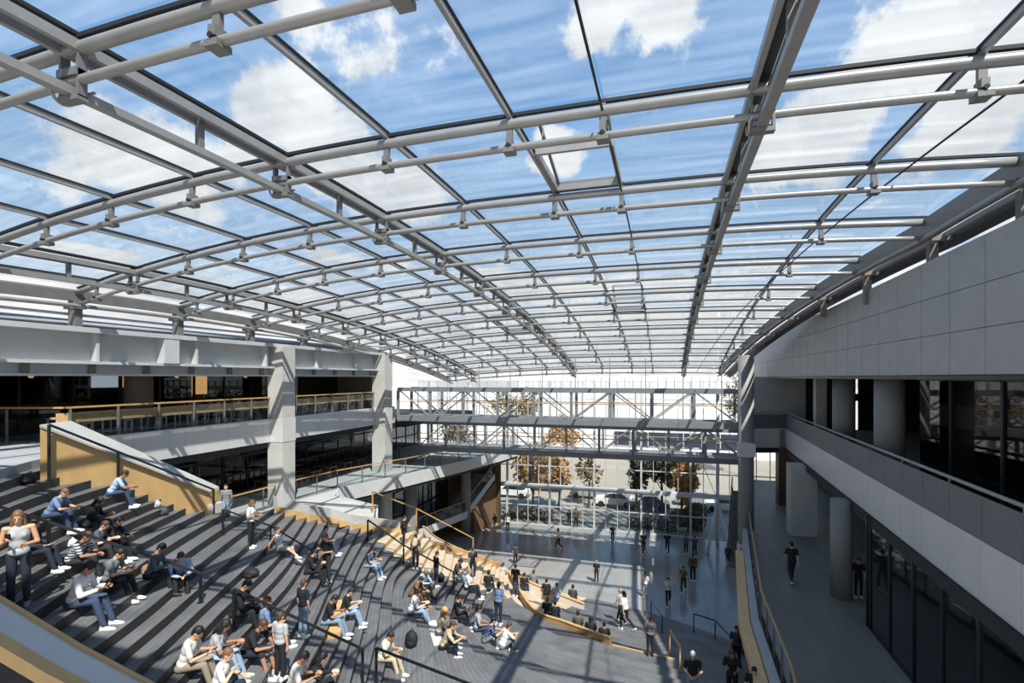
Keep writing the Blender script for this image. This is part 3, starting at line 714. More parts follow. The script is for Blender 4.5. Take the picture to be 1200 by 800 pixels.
gm.box(6.68, 6.78, 6, 20.7, WZ, WZ+.05); gm.box(6.68, 6.78, 20.62, 20.7, WZ, -4.8)
w = struct('window_9', gm, DARKM); MB().box(6.72, 6.74, 6, 20.7, WZ, -4.8).build('pane', G_MID, w)
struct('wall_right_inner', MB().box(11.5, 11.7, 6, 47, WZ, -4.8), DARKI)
t = thing('inner_stair', (8.6, 12, WZ), 'stair with pale flight and timber rails behind the walkway glass', 'stairs')
MB().bar((8.4, 9.0, WZ+.6), (8.9, 19.5, -5.4), 1.2, .35).build('flight', CONC, t)
for s in (-.62, .62): MB().bar((8.4+s, 9.0, WZ+1.5), (8.9+s, 19.5, -4.95), .06, .06).build('handrail', WOODR, t)

# ================================================================ OUTSIDE
struct('ground_outside', MB().box(-120, 140, 47.7, 220, -14.5, -14.02), mat('pale_paving', (158,150,136), .8, 0, .08, .15))
LEAVES = [mat('autumn_leaf', (196,148,84), .7, 0, .25, 2), mat('olive_leaf', (128,112,74), .7, 0, .25, 2), mat('dark_leaf', (96,92,70), .7, 0, .25, 2)]
BARK = mat('bark', (84,68,54), .8, 0, .2, 6)
def tree(px, Y, ztop_, zbot, rad, lm, label, n=1500, trunk=True):
    p = at_y(px, 500, Y); x = p.x
    t = thing('tree', (x, Y, -14), label, 'tree', 'trees outside the glass wall')
    rnd = random.Random(int(px*7+Y)); m = MB()
    cz = (ztop_+zbot)/2; hz = (ztop_-zbot)/2
    cl = [(Vector((rnd.uniform(-.6,.6)*rad, rnd.uniform(-.5,.5)*rad, rnd.uniform(-.75,.75)*hz)), rnd.uniform(.3,.5)) for _ in range(16)]
    for i in range(n):
        c, s = cl[i % 16]
        d = Vector((rnd.gauss(0,1), rnd.gauss(0,1), rnd.gauss(0,1))).normalized()*rnd.random()**.4
        q = Vector((x, Y, cz))+c+Vector((d.x*s*rad, d.y*s*rad, d.z*s*min(hz, rad)*1.1))
        a = Vector((rnd.gauss(0,1), rnd.gauss(0,1), rnd.gauss(0,1))).normalized(); b = a.cross(Vector((rnd.gauss(0,1), rnd.gauss(0,1), rnd.gauss(0,1)))).normalized()
        w_ = rnd.uniform(.12, .25)
        m.add([q-a*w_*1.5, q+b*w_*.7, q+a*w_*1.5, q-b*w_*.7], [(0,1,2,3)])
    m.build('crown', lm, t)
    tr = MB(); tr.tube([(x, Y, -14), (x+.08, Y, lerp(-14, cz, .5)), (x-.05, Y+.1, cz), (x, Y, ztop_-.4)], [.16, .12, .07, .02], 8)
    for i in range(6):
        c, s = cl[i]; z0 = lerp(max(zbot-.6, -13.5), cz, rnd.random()); tr.tube([(x, Y, z0), Vector((x, Y, cz))+c], [.05, .015], 6)
    tr.build('trunk', BARK, t)
tree(624, 52.5, -7.0, -11.5, 2.3, LEAVES[0], 'bronze leaved tree outside the glass near the brown corner wall')
tree(655, 54, -7.6, -11.5, 1.9, LEAVES[0], 'thin bronze tree outside between the two dark doorway figures', 700)
tree(690, 56, -8.5, -12, 1.5, LEAVES[1], 'sparse young tree outside in the bright middle of the glass wall', 350)
tree(745, 53.5, -7.8, -12, 1.4, LEAVES[2], 'slim grey green tree outside beside the broad one', 600)
tree(775, 53, -7.0, -10.5, 2.3, LEAVES[2], 'broad dark topped tree outside the glass wall', 1500)
tree(798, 51.5, -8.2, -11.5, 1.9, LEAVES[0], 'bronze round tree outside in front of the broad dark one', 1500)
tree(806, 49.6, -11.6, -13.9, 1.7, LEAVES[1], 'low brown bush outside against the foot of the glass', 1500)
tree(660, 75, -5.6, -10.0, 3.2, LEAVES[0], 'large golden tree far beyond seen between the two footbridges', 1600)
tree(600, 85, -1.6, -8.0, 5.5, LEAVES[1], 'wide olive tree far beyond seen through the upper footbridge', 1800)
tree(535, 70, -5.5, -10, 3.0, LEAVES[2], 'dark tree far beyond behind the middle floor edge', 900)
tree(870, 80, 1.0, -7.5, 3.0, LEAVES[1], 'olive tree far beyond behind the big round column', 800)
# low planting beds
for k, (px0, px1, Y) in enumerate(((590, 648, 49.4), (735, 792, 49.4))):
    a, b = at_y(px0, 600, Y), at_y(px1, 600, Y); rnd = random.Random(k); m = MB()
    for i in range(900):
        q = Vector((rnd.uniform(a.x, b.x), Y+rnd.uniform(-.6, .8), -14+rnd.random()**1.4*.9)); d = Vector((rnd.gauss(0,1), rnd.gauss(0,1), rnd.gauss(0,1))).normalized(); e = d.cross(Vector((.3,.5,.8))).normalized(); w_ = rnd.uniform(.06,.14)
        m.add([q-d*w_*1.6, q+e*w_*.7, q+d*w_*1.6, q-e*w_*.7], [(0,1,2,3)])
    o = m.build('shrubbery', LEAVES[1+k]); tag(o, ['low dusty shrubs outside the glass near the bronze tree', 'low dusty shrubs outside the glass under the broad tree'][k], 'shrubs'); o['kind'] = 'stuff'
# parked cars
CARP = [mat('white_car_paint', (225,225,222), .25, 0), mat('grey_car_paint', (120,124,128), .25, .3), mat('silver_car_paint', (180,182,184), .25, .4)]
CARG = mat('car_glass', (30,34,40), .08, 0)
TYRE = mat('tyre_rubber', (26,26,28), .8)
def car(px, Y, k, label):
    p = at_y(px, 600, Y); x = p.x
    t = thing('car', (x, Y, -14), label, 'car', 'cars parked outside')
    prof = [(-2.15,.35),(-2.15,.75),(-1.95,.9),(-1.0,.98),(1.55,.98),(2.1,.85),(2.18,.5),(2.1,.35)]
    def ext(pr, w, mt, nm, tpr=1.0):
        n = len(pr); m = MB(); vs_ = [(x+a, Y+s*w/2*(tpr if (tpr < 1 and b > 1.1) else 1), -14+b) for s in (-1, 1) for a, b in pr]
        m.add(vs_, [tuple(range(n))[::-1], tuple(range(n, 2*n))]+[(i, (i+1)%n, n+(i+1)%n, n+i) for i in range(n)]); m.build(nm, mt, t)
    ext(prof, 1.75, CARP[k % 3], 'body')
    ext([(-1.1,.97),(-.45,1.44),(.85,1.46),(1.6,.97)], 1.5, CARG, 'cabin', .86)
    ext([(-.5,1.43),(-.4,1.5),(.8,1.52),(.95,1.43)], 1.28, CARP[k % 3], 'roof_panel')
    for sx in (-1.35, 1.35):
        for sy in (-1, 1): MB().tube([(x+sx, Y+sy*.72, -13.67), (x+sx, Y+sy*.9, -13.67)], .33, 16).build('wheel', TYRE, t)
for k, (px, Y) in enumerate(((600, 58), (640, 62.5), (690, 60), (720, 57), (760, 56.5), (815, 60), (850, 58))):
    car(px, Y, k, '%s car parked outside, %s along the row from the brown corner' % (['white', 'grey', 'silver'][k % 3], ORD[k]))
# low building across the square
t = thing('building', (10, 95, -14), 'long pale building with a dark ribbon of windows across the square', 'building')
BW = mat('pale_render', (226,226,222), .8, 0, .04, .2)
MB().box(-60, 70, 95, 110, -14, -2.2).build('wall', BW, t)
MB().box(-9, 26, 94.9, 95.0, -12.4, -9.8).build('window_band', mat('dark_window', (52,62,78), .15), t)
for i in range(12): MB().box(-9+3*i-.06, -9+3*i+.06, 94.82, 94.9, -12.4, -9.8).build('mullion', BW, t)
for i in range(26): MB().box(-58+4.8*i, -57.9+4.8*i, 94.9, 95, -9.0, -2.3).build('panel_joint', STEELD, t)
t = thing('fence', (-6, 120, -14), 'white slatted fence outside glimpsed above the upper footbridge deck', 'fence')
MB().box(-34, 20, 120, 120.3, -14, .2).build('board_panel', mat('white_slats', (224,224,220), .7), t)
for i in range(30): MB().box(-34+1.8*i, -33.8+1.8*i, 119.8, 120, -14, .3).build('post', WHITE, t)
# ================================================================ GRAND STAIR
RH = .22
def zk(k): return -2.2-RH*k
def up(k, *pp): return [tuple(at_z(x, y, zk(k))[:2]) for x, y in pp]
KEY = {}
def key(k, pp, ext=None, d=None):
    q = up(k, *pp)
    far, a, b, c = [Vector(v) for v in q]
    e = Vector(ext) if ext else far+(far-a).normalized()*.45
    if d: t = [Vector(v) for v in d]
    else:
        dr = (c-b); t = [c+dr*.12, c+dr*.24] if k < 16 else [c+dr*.55, c+dr*1.1]
    KEY[k] = [e, far, a, b, c, *t]
key(0, [(37,540),(15,546),(-20,557),(-90,580)], d=[(-12.6,5),(-12,4)])
key(5, [(146,577),(95,594),(40,616),(-30,646)], d=[(-11.9,5.2),(-11.4,4.2)])
key(9.5, [(216,602),(160,630),(95,667),(20,717)], d=[(-11.1,6.0),(-10.9,5.6)])
key(13, [(316,599),(250,648),(180,708),(98,768)])
key(16, [(357,609),(325,654),(263,713),(207,773)])
key(18, [(383,612),(350,668),(315,711),(256,773)])
key(20, [(408,619),(381,670),(352,722),(322,773)])
key(23, [(441,630),(418,670),(402,735),(385,773)], ext=(-12.9,21.9))
key(25, [(461,646),(440,680),(426,735),(412,790)], ext=(-12.0,23.4))
key(27, [(482,657),(462,681),(458,740),(446,800)], ext=(-11.5,24.0))
def keyp(k, *pts): KEY[k] = [Vector(p) for p in pts]
keyp(29, (-11.2,24.2),(-9.83,20.54),(-9.4,18.12),(-7.87,15.47),(-6.3,12.6),(-4.2,10),(-1,8.3))
keyp(33, (-10.2,26.3),(-9.03,22.53),(-8.6,20.2),(-7.1,17.6),(-4.8,15.2),(-1.5,14.2),(2.6,13.8))
keyp(36, (-9.2,27),(-8.2,23.2),(-7.6,20.8),(-6.07,18.6),(-3.5,17.4),(0,16.9),(2.7,16.6))
keyp(40, (-8.6,28),(-7.4,24.7),(-6.0,23.4),(-4.2,22.3),(-2.1,21.4),(.36,21.0),(2.9,20.6))
keyp(46, (-8.2,30),(-6.8,28),(-5.3,27.4),(-3.5,26.6),(-1.2,25.8),(1.4,25),(3.4,23.8))
keyp(53, (-8.5,33),(-7,32.8),(-5.1,32.4),(-3,32),(-.95,31.4),(1.5,30.3),(3.7,29))
KS = sorted(KEY)
def raw(k): return [Vector((interp(KS, [KEY[q][i].x for q in KS], k), interp(KS, [KEY[q][i].y for q in KS], k))) for i in range(7)]
def crom(P, n=6):
    out = []
    for i in range(len(P)-1):
        p0, p1, p2, p3 = P[max(i-1, 0)], P[i], P[i+1], P[min(i+2, len(P)-1)]
        for q in range(n):
            t = q/n; out.append(.5*((2*p1)+(p2-p0)*t+(2*p0-5*p1+4*p2-p3)*t*t+(3*p1-p0-3*p2+p3)*t**3))
    return out+[P[-1]]
NOSE = [crom(raw(k)) for k in range(0, 54)]
st = thing('grand_staircase', (-8, 16, -9), 'wide grey timber seating stair fanning down from the terrace to the plaza', 'stairs')
allv, allf = [], []
for k in range(1, 54):
    A, B = NOSE[k-1], NOSE[k]; n = len(A); m = MB(); uv = {}
    u = 0
    for i in range(n):
        if i: u += ((A[i]-A[i-1]).length+(B[i]-B[i-1]).length)/2
        w = (B[i]-A[i]).length; bk = (A[i]-B[i]).normalized()*.04 if w > 1e-3 else Vector((0,0))
        m.v += [(A[i].x+bk.x, A[i].y+bk.y, zk(k)), (B[i].x, B[i].y, zk(k)), (B[i].x, B[i].y, zk(k+1)-.03), (A[i].x+bk.x, A[i].y+bk.y, zk(k+1)-.03)]
        uv[4*i] = (u+k*.37, 0); uv[4*i+1] = (u+k*.37, w)
        uv[4*i+2] = uv[4*i+1]; uv[4*i+3] = uv[4*i]
    for i in range(n-1):
        a, b = 4*i, 4*i+4
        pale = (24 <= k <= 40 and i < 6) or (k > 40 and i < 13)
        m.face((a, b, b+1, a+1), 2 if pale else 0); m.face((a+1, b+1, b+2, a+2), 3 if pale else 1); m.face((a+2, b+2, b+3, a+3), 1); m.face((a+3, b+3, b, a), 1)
    m.face((0,1,2,3), 1); e = 4*(n-1); m.face((e+3, e+2, e+1, e), 1)
    m.uv = uv
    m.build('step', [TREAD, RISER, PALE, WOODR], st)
    o = len(allv); allv += [Vector(v) for v in m.v]; allf += [tuple(o+i for i in f) for f in m.f]
# floors people can stand on
def addfloor(poly, z):
    o = len(allv)
    for p in poly: allv.append(Vector((p[0], p[1], z)))
    allf.append(tuple(range(o, o+len(poly))))
addfloor([(-24,13),(14,13),(14,47.6),(-24,47.6)], -14.0)
addfloor(wedge+[(16,47.4),(16,8)], WZ)
addfloor([(-32,12),(-14.75,13.7),(-13.55,19.4),(-13.2,21.4),(-16.9,31.4),(-32,31)], LZ)
addfloor([(-32,-6),(-12,-6),(-13.3,6),(-16,9.4),(-19.4,12.3),(-19.4,33),(-32,33)], TZ)
BVH = BVHTree.FromPolygons(allv, allf)
def hit(px, py):
    loc, nor, idx, dist = BVH.ray_cast(Vector((0,0,0)), sight(px, py))
    return loc if loc is not None else at_z(px, py, -14)
def ground(x, y, z0=0):
    loc, *_ = BVH.ray_cast(Vector((x, y, z0)), Vector((0,0,-1)))
    return loc.z if loc is not None else -14.0
def nosing_near(p, k):
    best = None; L = NOSE[max(1, min(53, k))]
    for i in range(len(L)-1):
        a, b = L[i], L[i+1]; ab = b-a; t = max(0, min(1, (Vector(p[:2])-a).dot(ab)/max(ab.length_squared, 1e-9))); q = a+ab*t
        d = (q-Vector(p[:2])).length
        if best is None or d < best[0]:
            nn = Vector((-ab.y, ab.x)).normalized()
            nx = NOSE[min(53, k+1)]; c = min(nx, key=lambda v: (v-q).length)
            if nn.dot(c-q) < 0: nn = -nn
            best = (d, q, nn)
    return best[1], best[2]

# plywood side wall of the stair head with its grey sloping cap
P0 = at_z(47, 545, -2.25); P1 = at_z(246, 607, zk(12)-.1)
zA, zB = -1.28, (HOR-577)/FP*depth(P1)
O0 = Vector((P0.x-.55, P0.y+1.1)); O1 = Vector((P1.x-.15, P1.y+.55))
struct('wall_stair_side', MB().prism([(P0.x,P0.y),(P1.x,P1.y),(O1.x,O1.y),(O0.x,O0.y)], [-6.6]*4, [zA,zB,zB,zA]), WOOD)
cp = MB(); g0, g1 = Vector((P0.x+.03,P0.y-.03)), Vector((P1.x+.03,P1.y-.02))
cp.prism([(g0.x,g0.y),(g1.x,g1.y),(O1.x-.06,O1.y+.05),(O0.x-.06,O0.y)], [zA+.01,zB+.01,zB+.01,zA+.01], [zA+.07,zB+.07,zB+.07,zA+.07])
struct('trim_stair_side_cap', cp, CONC)
# small plywood pier and low grey wall at the far ends of the steps
q = at_z(251, 616, zk(13)); struct('wall_stair_pier', MB().box(q.x-.62, q.x-.40, q.y+.3, q.y+.8, -6.6, -4.45), CONC)
lw = [NOSE[k][1]+Vector((-.15,.25)) for k in range(13, 25)]
struct('wall_stair_far', MB().wallstrip([(p.x, p.y) for p in lw], [zk(k)-1.4 for k in range(13, 25)], [zk(k)+.42 for k in range(13, 25)], .25), CONC)
struct('trim_stair_far', MB().wallstrip([(p.x+.18, p.y-.14) for p in lw], [zk(k)-.9 for k in range(13, 25)], [zk(k)+.07 for k in range(13, 25)], .06), WOOD)
# near parapet: plywood, grey metal, plywood
ip = [Vector(at_z(*v)) for v in ((-60,664,-3.25),(0,703,-3.93),(98,762,-4.88),(180,805,-5.65),(300,868,-6.7))]
nrm = Vector((.43,-.9,0))
def strip_poly(o0, o1, dz0, dz1, m):
    n = len(ip)
    A = [p+nrm*o0 for p in ip]; B = [p+nrm*o1 for p in ip]; o = len(m.v)
    for a, b in zip(A, B): m.v += [(a.x,a.y,a.z+dz0),(b.x,b.y,b.z+dz0),(b.x,b.y,b.z+dz1),(a.x,a.y,a.z+dz1)]
    for i in range(n-1):
        for k in range(4): m.face((o+4*i+k, o+4*i+(k+1)%4, o+4*i+4+(k+1)%4, o+4*i+4+k))
    m.face((o+3,o+2,o+1,o)); e = o+4*(n-1); m.face((e,e+1,e+2,e+3)); return m
t = thing('stair_parapet', ip[1]-Vector((0,0,1.2)), 'sloping parapet with plywood edges around a grey metal top in the near corner', 'parapet')
strip_poly(0, .09, -1.4, .10, MB()).build('inner_edge', WOOD, t)
strip_poly(.09, .68, -1.4, .06, MB()).build('metal_top', FASC, t)
strip_poly(.68, .92, -.14, .12, MB()).build('outer_edge', WOOD, t)
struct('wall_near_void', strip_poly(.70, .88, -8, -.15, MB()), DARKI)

# curved plywood seat backs between the steps and the plaza
def curve3(pts, n=8):
    P = [Vector(p) for p in pts]; return crom(P, n)
S1 = curve3([(*NOSE[28][1], zk(28)+.12), (*NOSE[32][1], zk(32)+.12), (*NOSE[36][1], zk(36)+.12), (*NOSE[40][1], zk(40)+.14), (-6.0,23.45,zk(40)+.20), (-4.2,22.4,zk(40)+.24), (-2.15,21.5,zk(40)+.26)], 6)
t = thing('bench_back', (-5, 23, zk(42)), 'long curved plywood seat back sweeping along the lower steps, closer to the stair', 'bench', 'curved seat backs above the plaza')
m = MB(); n = len(S1); m.wallstrip([(p.x, p.y) for p in S1], [p.z-.62 for p in S1], [p.z-.05 for p in S1], .08); m.build('slatted_panel', WOODR, t)
MB().sweep([p for p in S1], .12, .05).build('top_rail', WOOD, t)
S2 = curve3([(-12.0,24.2,-7.7),(-11.6,25.2,-8.6),(-10.2,27.1,-10.0),(-8.0,28.2,-11.35),(-6.2,28.4,-12.0),(-4.3,28.3,-12.45)], 6)
t = thing('bench_back', (-8, 28, -12), 'long curved plywood and white seat back along the plaza side of the lower steps', 'bench', 'curved seat backs above the plaza')
MB().wallstrip([(p.x, p.y) for p in S2], [p.z-1.5 for p in S2], [p.z-.05 for p in S2], .08).build('panel', mat('pale_slats', (214,204,188), .6, 0, .05, 6), t)
MB().sweep([p+Vector((0,0,0)) for p in S2], .16, .05).build('top_rail', WOOD, t)
struct('trim_landing_edge', MB().sweep([(-2.1,21.42,zk(40)+.015),(.36,21.02,zk(40)+.015)], .06, .05), WOOD)
struct('wall_under_benches', MB().wallstrip([(p.x-.2, p.y+.35) for p in S2[:-4]], -14, [p.z-1.3 for p in S2[:-4]], .2), CONC)

# handrails: posts standing on the steps
def rail(label, pts, hs=None, mt=DARKM, w=.055, second=False, name='handrail'):
    """pts: pixels of post feet (or 3-D points)"""
    foot = [hit(*p) if len(p) == 2 else Vector(p) for p in pts]
    hs = hs or [.92]*len(foot); tops = [f+Vector((0,0,h)) for f, h in zip(foot, hs)]
    t = thing('stair_handrail', foot[0], label, 'handrail', 'handrails on the grand stair')
    MB().sweep(tops, w, w).build('rail', mt, t)
    for f, tp in zip(foot, tops):
        b = MB().box(f.x-w/2, f.x+w/2, f.y-w/2, f.y+w/2, f.z, tp.z).build('post', mt, t)
        MB().box(f.x-.06, f.x+.06, f.y-.06, f.y+.06, f.z, f.z+.015).build('base_plate', mt, b)
    return t
rail('dark steel handrail running down through the seated crowd beside the woman in the grey vest', [(-40,640),(57,664),(235,706)], [.95,.95,.72])
wn = Vector((P1.y-P0.y, -(P1.x-P0.x), 0)).normalized()*.16; fts, hts = [], []
for q in (0.02, .36, 1.0):
    p_ = P0.lerp(P1, q)+wn; gz = ground(p_.x, p_.y, 0); fts.append((p_.x, p_.y, gz)); hts.append(max(.75, lerp(zA, zB, q)+.12-gz))
rail('dark steel handrail along the plywood side wall of the stair head', fts, hts)
rail('dark steel handrail from the plywood pier down to the three friends mid-stair', [(261,624),(317,637),(372,662)], [.75,.6,.4], w=.045)
rail('dark steel handrail crossing behind the man in the white shirt mid-stair', [(274,738),(425,801)], [1.0,.9])
rail('dark steel handrail at the bottom edge beside the man in the cream shirt', [(441,806),(560,850)], [1.05,1.0])
rail('timber topped handrail from the sunny landing down along the aisle, stair side', [(431,634),(473,660),(532,690)], [.95,.8,.75])
lz = [Vector((-13.75,22.2,LZ)), Vector((-12.3,24.0,-7.9)), Vector((-10.1,26.4,-9.9))]
rail('timber topped handrail from the sunny landing down along the aisle, plaza side', [tuple(v) for v in lz], [1.0,1.15,1.1], WOODR)
rail('short dark handrail on the lowest steps behind the striding woman', [(763,722),(776,741)], [.9,.85])
rail('short handrail with warm timber top on the landing edge', [(785,765),(797,786)], [.95,.9], WOODR)
rail('short dark handrail on the lowest steps near the round column', [(813,740),(838,748),(856,772)], [.95,.95,1.0])
# ================================================================ PEOPLE
def V3(*a): return Vector(a)
CACHE = {}
def blend(mb, name, voxel, it=4, dec=.35, mats=None, flat=None):
    """union of rounded volumes into one continuous skin"""
    me = mb.mesh(name, [], 0)
    o = bpy.data.objects.new(name, me); COL.objects.link(o)
    r = o.modifiers.new('r', 'REMESH'); r.mode = 'VOXEL'; r.voxel_size = voxel; r.use_smooth_shade = True
    s = o.modifiers.new('s', 'SMOOTH'); s.iterations = it; s.factor = .5
    if dec < 1: d = o.modifiers.new('d', 'DECIMATE'); d.ratio = dec
    dg = bpy.context.evaluated_depsgraph_get(); dg.update()
    res = bpy.data.meshes.new_from_object(o.evaluated_get(dg))
    bpy.data.objects.remove(o); bpy.data.meshes.remove(me)
    if flat is not None:
        for v in res.vertices: v.co.z = max(v.co.z, flat)
    res.name = name; res.polygons.foreach_set('use_smooth', [True]*len(res.polygons))
    return res
POSES = {
 'stand': dict(arms=(((.16,-.04,-1),(.03,.16,-1)),((-.16,-.04,-1),(-.03,.16,-1)))),
 'stand_wide': dict(arms=(((.24,-.06,-1),(.10,.22,-1)),((-.30,-.02,-1),(.25,.45,-.8))), legs=(((.13,.02,.49),(.16,.03,.09)),((-.12,.0,.49),(-.15,-.05,.09)))),
 'stand_phone': dict(arms=(((.22,-.05,-1),(-.42,.78,.42)),((-.26,.0,-1),(.5,.75,.05))), pitch=18),
 'stand_clasp': dict(arms=(((.25,.06,-1),(-.62,.66,-.35)),((-.25,.06,-1),(.62,.66,-.35))), pitch=12),
 'walk': dict(legs=(((.10,.20,.52),(.09,.30,.09)),((-.10,.0,.50),(-.09,-.32,.17))), arms=(((.15,-.35,-1),(.02,-.05,-1)),((-.15,.30,-1),(-.02,.55,-.85))), lean=4),
 'walk_wide': dict(legs=(((.10,-.02,.52),(.09,-.44,.22)),((-.10,.18,.50),(-.09,.16,.09))), arms=(((.15,.30,-1),(.02,.6,-.8)),((-.15,-.30,-1),(-.02,-.05,-1))), lean=6),
 'sit_phone': dict(sit=1, lean=18, pitch=30, arms=(((.14,.30,-.95),(-.42,.82,.22)),((-.14,.30,-.95),(.42,.82,.22)))),
 'sit_knees': dict(sit=1, lean=31, pitch=20, arms=(((.18,.52,-.85),(-.60,.74,-.05)),((-.18,.52,-.85),(.60,.74,-.05)))),
 'sit_up': dict(sit=1, lean=6, pitch=8, arms=(((.20,.18,-1),(-.38,.88,-.12)),((-.20,.12,-1),(.30,.90,-.20)))),
 'sit_eat': dict(sit=1, lean=16, pitch=10, arms=(((.20,.40,-.9),(-.45,.45,.78)),((-.16,.35,-.95),(.45,.85,.0)))),
 'sit_hug': dict(sit=1, lean=26, pitch=6, legs=(((.11,.37,.27),(.11,.42,-.15)),((-.10,.36,.25),(-.10,.40,-.15))), arms=(((.22,.60,-.72),(-.62,.70,.15)),((-.22,.60,-.72),(.62,.70,.10)))),
 'sit_recline': dict(sit=1, lean=-14, pitch=10, legs=(((.11,.40,.15),(.12,.76,-.08)),((-.10,.41,.12),(-.10,.62,-.30))), arms=(((.30,-.45,-.85),(.05,-.12,-1)),((-.30,-.45,-.85),(-.05,-.12,-1)))),
}
def skel(pose):
    p = POSES[pose]; J = {}; sit = p.get('sit'); lean = math.radians(p.get('lean', 1))
    pel = V3(0, 0, .11 if sit else .95); U = V3(0, math.sin(lean), math.cos(lean)); FW = V3(0, math.cos(lean), -math.sin(lean))
    legs = p.get('legs') or ((((.12,.41,.13),(.12,.555,-.34)),((-.12,.42,.12),(-.12,.57,-.34))) if sit else (((.10,.015,.49),(.10,-.02,.09)),((-.10,.015,.49),(-.105,-.03,.09))))
    J['pel'], J['U'], J['F'] = pel, U, FW
    J['chest'] = pel+.29*U; J['neck'] = pel+.505*U
    pt = math.radians(p.get('pitch', 4))+lean*.55
    HU = V3(0, math.sin(pt), math.cos(pt)); HF = V3(0, math.cos(pt), -math.sin(pt))
    J['head'] = J['neck']+.055*U+.105*HU+.02*HF; J['HU'], J['HF'] = HU, HF
    for s, sg, lg, ar in ((0, 1, legs[0], p['arms'][0]), (1, -1, legs[1], p['arms'][1])):
        J['hip', s] = pel+V3(sg*.085, 0, -.02); J['kn', s] = V3(*lg[0]); J['an', s] = V3(*lg[1])
        sh = pel+.455*U+V3(sg*.18, 0, 0); el = sh+.285*V3(*ar[0]).normalized(); wr = el+.25*V3(*ar[1]).normalized()
        J['sh', s], J['el', s], J['wr', s] = sh, el, wr
    J['sit'] = sit
    return J
def rotm(x, y, z): return Matrix((x, y, z)).transposed()
def body_mesh(pose):
    k = ('body', pose)
    if k in CACHE: return CACHE[k]
    J = skel(pose); m = MB(); X = V3(1,0,0); R = rotm(X, J['F'], J['U']); HR = rotm(X, J['HF'], J['HU']); h = J['head']
    L = lambda a, b, c: h+HR @ V3(a, b, c)
    m.ell(h, (.074,.094,.112), HR, 16, 12); m.ell(L(0,.028,-.068), (.054,.064,.056), HR, 14, 8)
    m.caps(L(0,.088,.012), L(0,.108,-.024), .009, .014, 8); m.ell(L(0,.074,.036), (.050,.020,.012), HR); m.ell(L(0,.088,-.060), (.022,.010,.009), HR)
    for s in (-1, 1): m.ell(L(s*.076,-.008,-.012), (.011,.022,.033), HR, 8, 6)
    m.caps(J['neck']-.04*J['U'], L(0,-.012,-.07), .056, .052)
    m.ell(J['pel'], (.135,.095,.10), R); m.ell(J['pel']+.17*J['U'], (.115,.08,.13), R); m.ell(J['chest']+.06*J['U'], (.14,.095,.15), R)
    for s in (0, 1):
        m.caps(J['neck']-.06*J['U'], J['sh', s], .05, .048); m.caps(J['sh', s], J['el', s], .045, .036); m.caps(J['el', s], J['wr', s], .038, .026)
        m.caps(J['hip', s], J['kn', s], .07, .05); m.caps(J['kn', s], J['an', s], .048, .034)
        sg = 1 if s == 0 else -1
        d = (J['wr', s]-J['el', s]).normalized(); side = d.cross(J['F'] if abs(d.dot(J['F'])) < .85 else V3(0,0,1)).normalized()
        if d.z < -.6: side = V3(0,1,0)-d*d.y; side.normalize(); pn = V3(-sg,0,0)
        else: pn = side.cross(d).normalized(); pn = -pn if pn.z > 0 and not J['sit'] else pn; side = side*(-sg if side.x*sg > 0 else sg)
        w = J['wr', s]
        for q, (o, ln) in enumerate(((-.029,.040),(-.010,.047),(.010,.044),(.028,.034))):
            b0 = w+d*.018+side*o*.6; b1 = w+d*.085+side*o*1.05
            m.caps(b0, b1, .0155, .0125, 8)
            b2 = b1+(d*.93+pn*.35).normalized()*ln; b3 = b2+(d*.62+pn*.8).normalized()*ln*.85
            m.caps(b1, b2, .0098, .0092, 8); m.caps(b2, b3, .0092, .0080, 8)
        t0 = w+d*.03-side*.022; t1 = t0+(d*.55-side*.75+pn*.35).normalized()*.045; t2 = t1+(d*.9-side*.2+pn*.4).normalized()*.032
        m.caps(t0, t1, .0135, .0110, 8); m.caps(t1, t2, .0110, .0092, 8)
        a = J['an', s]; m.caps(a+V3(0,-.02,-.03), a+V3(0,.10,-.055), .03, .024)
    CACHE[k] = blend(m, 'person', .0068, 3, .28); return CACHE[k]
def shirt_mesh(pose, sl, wom=False):
    k = ('shirt', pose, sl, wom)
    if k in CACHE: return CACHE[k]
    J = skel(pose); m = MB(); X = V3(1,0,0); R = rotm(X, J['F'], J['U']); U = J['U']; F = J['F']
    w = .93 if wom else 1
    m.ell(J['pel']+.045*U, (.168*w,.128,.115), R, 16, 10); m.ell(J['pel']+.18*U, (.152*w*(.92 if wom else 1),.116,.16), R, 16, 10)
    m.ell(J['chest']+.05*U, (.172*w,.124,.175), R, 16, 10); m.ell(J['chest']+.12*U-.015*F, (.158*w,.105,.10), R, 16, 10)
    if wom:
        for s in (-1, 1): m.ell(J['chest']+.05*U+F*.085+X*s*.07, (.062,.05,.062), R)
    for s in (0, 1):
        if sl != 'none':
            m.caps(J['neck']-.055*U, J['sh', s]-.005*U, .062, .062); m.caps(J['sh', s], J['el', s].lerp(J['sh', s], .30 if sl == 'short' else 0), .064, .058 if sl == 'short' else .048)
        else: m.caps(J['neck']-.07*U+F*.01, J['sh', s].lerp(J['neck'], .5)-.02*U, .055, .04)
        if sl == 'long': m.caps(J['el', s], J['wr', s].lerp(J['el', s], .06), .050, .038)
    CACHE[k] = blend(m, 'shirt', .012, 3, .45); return CACHE[k]
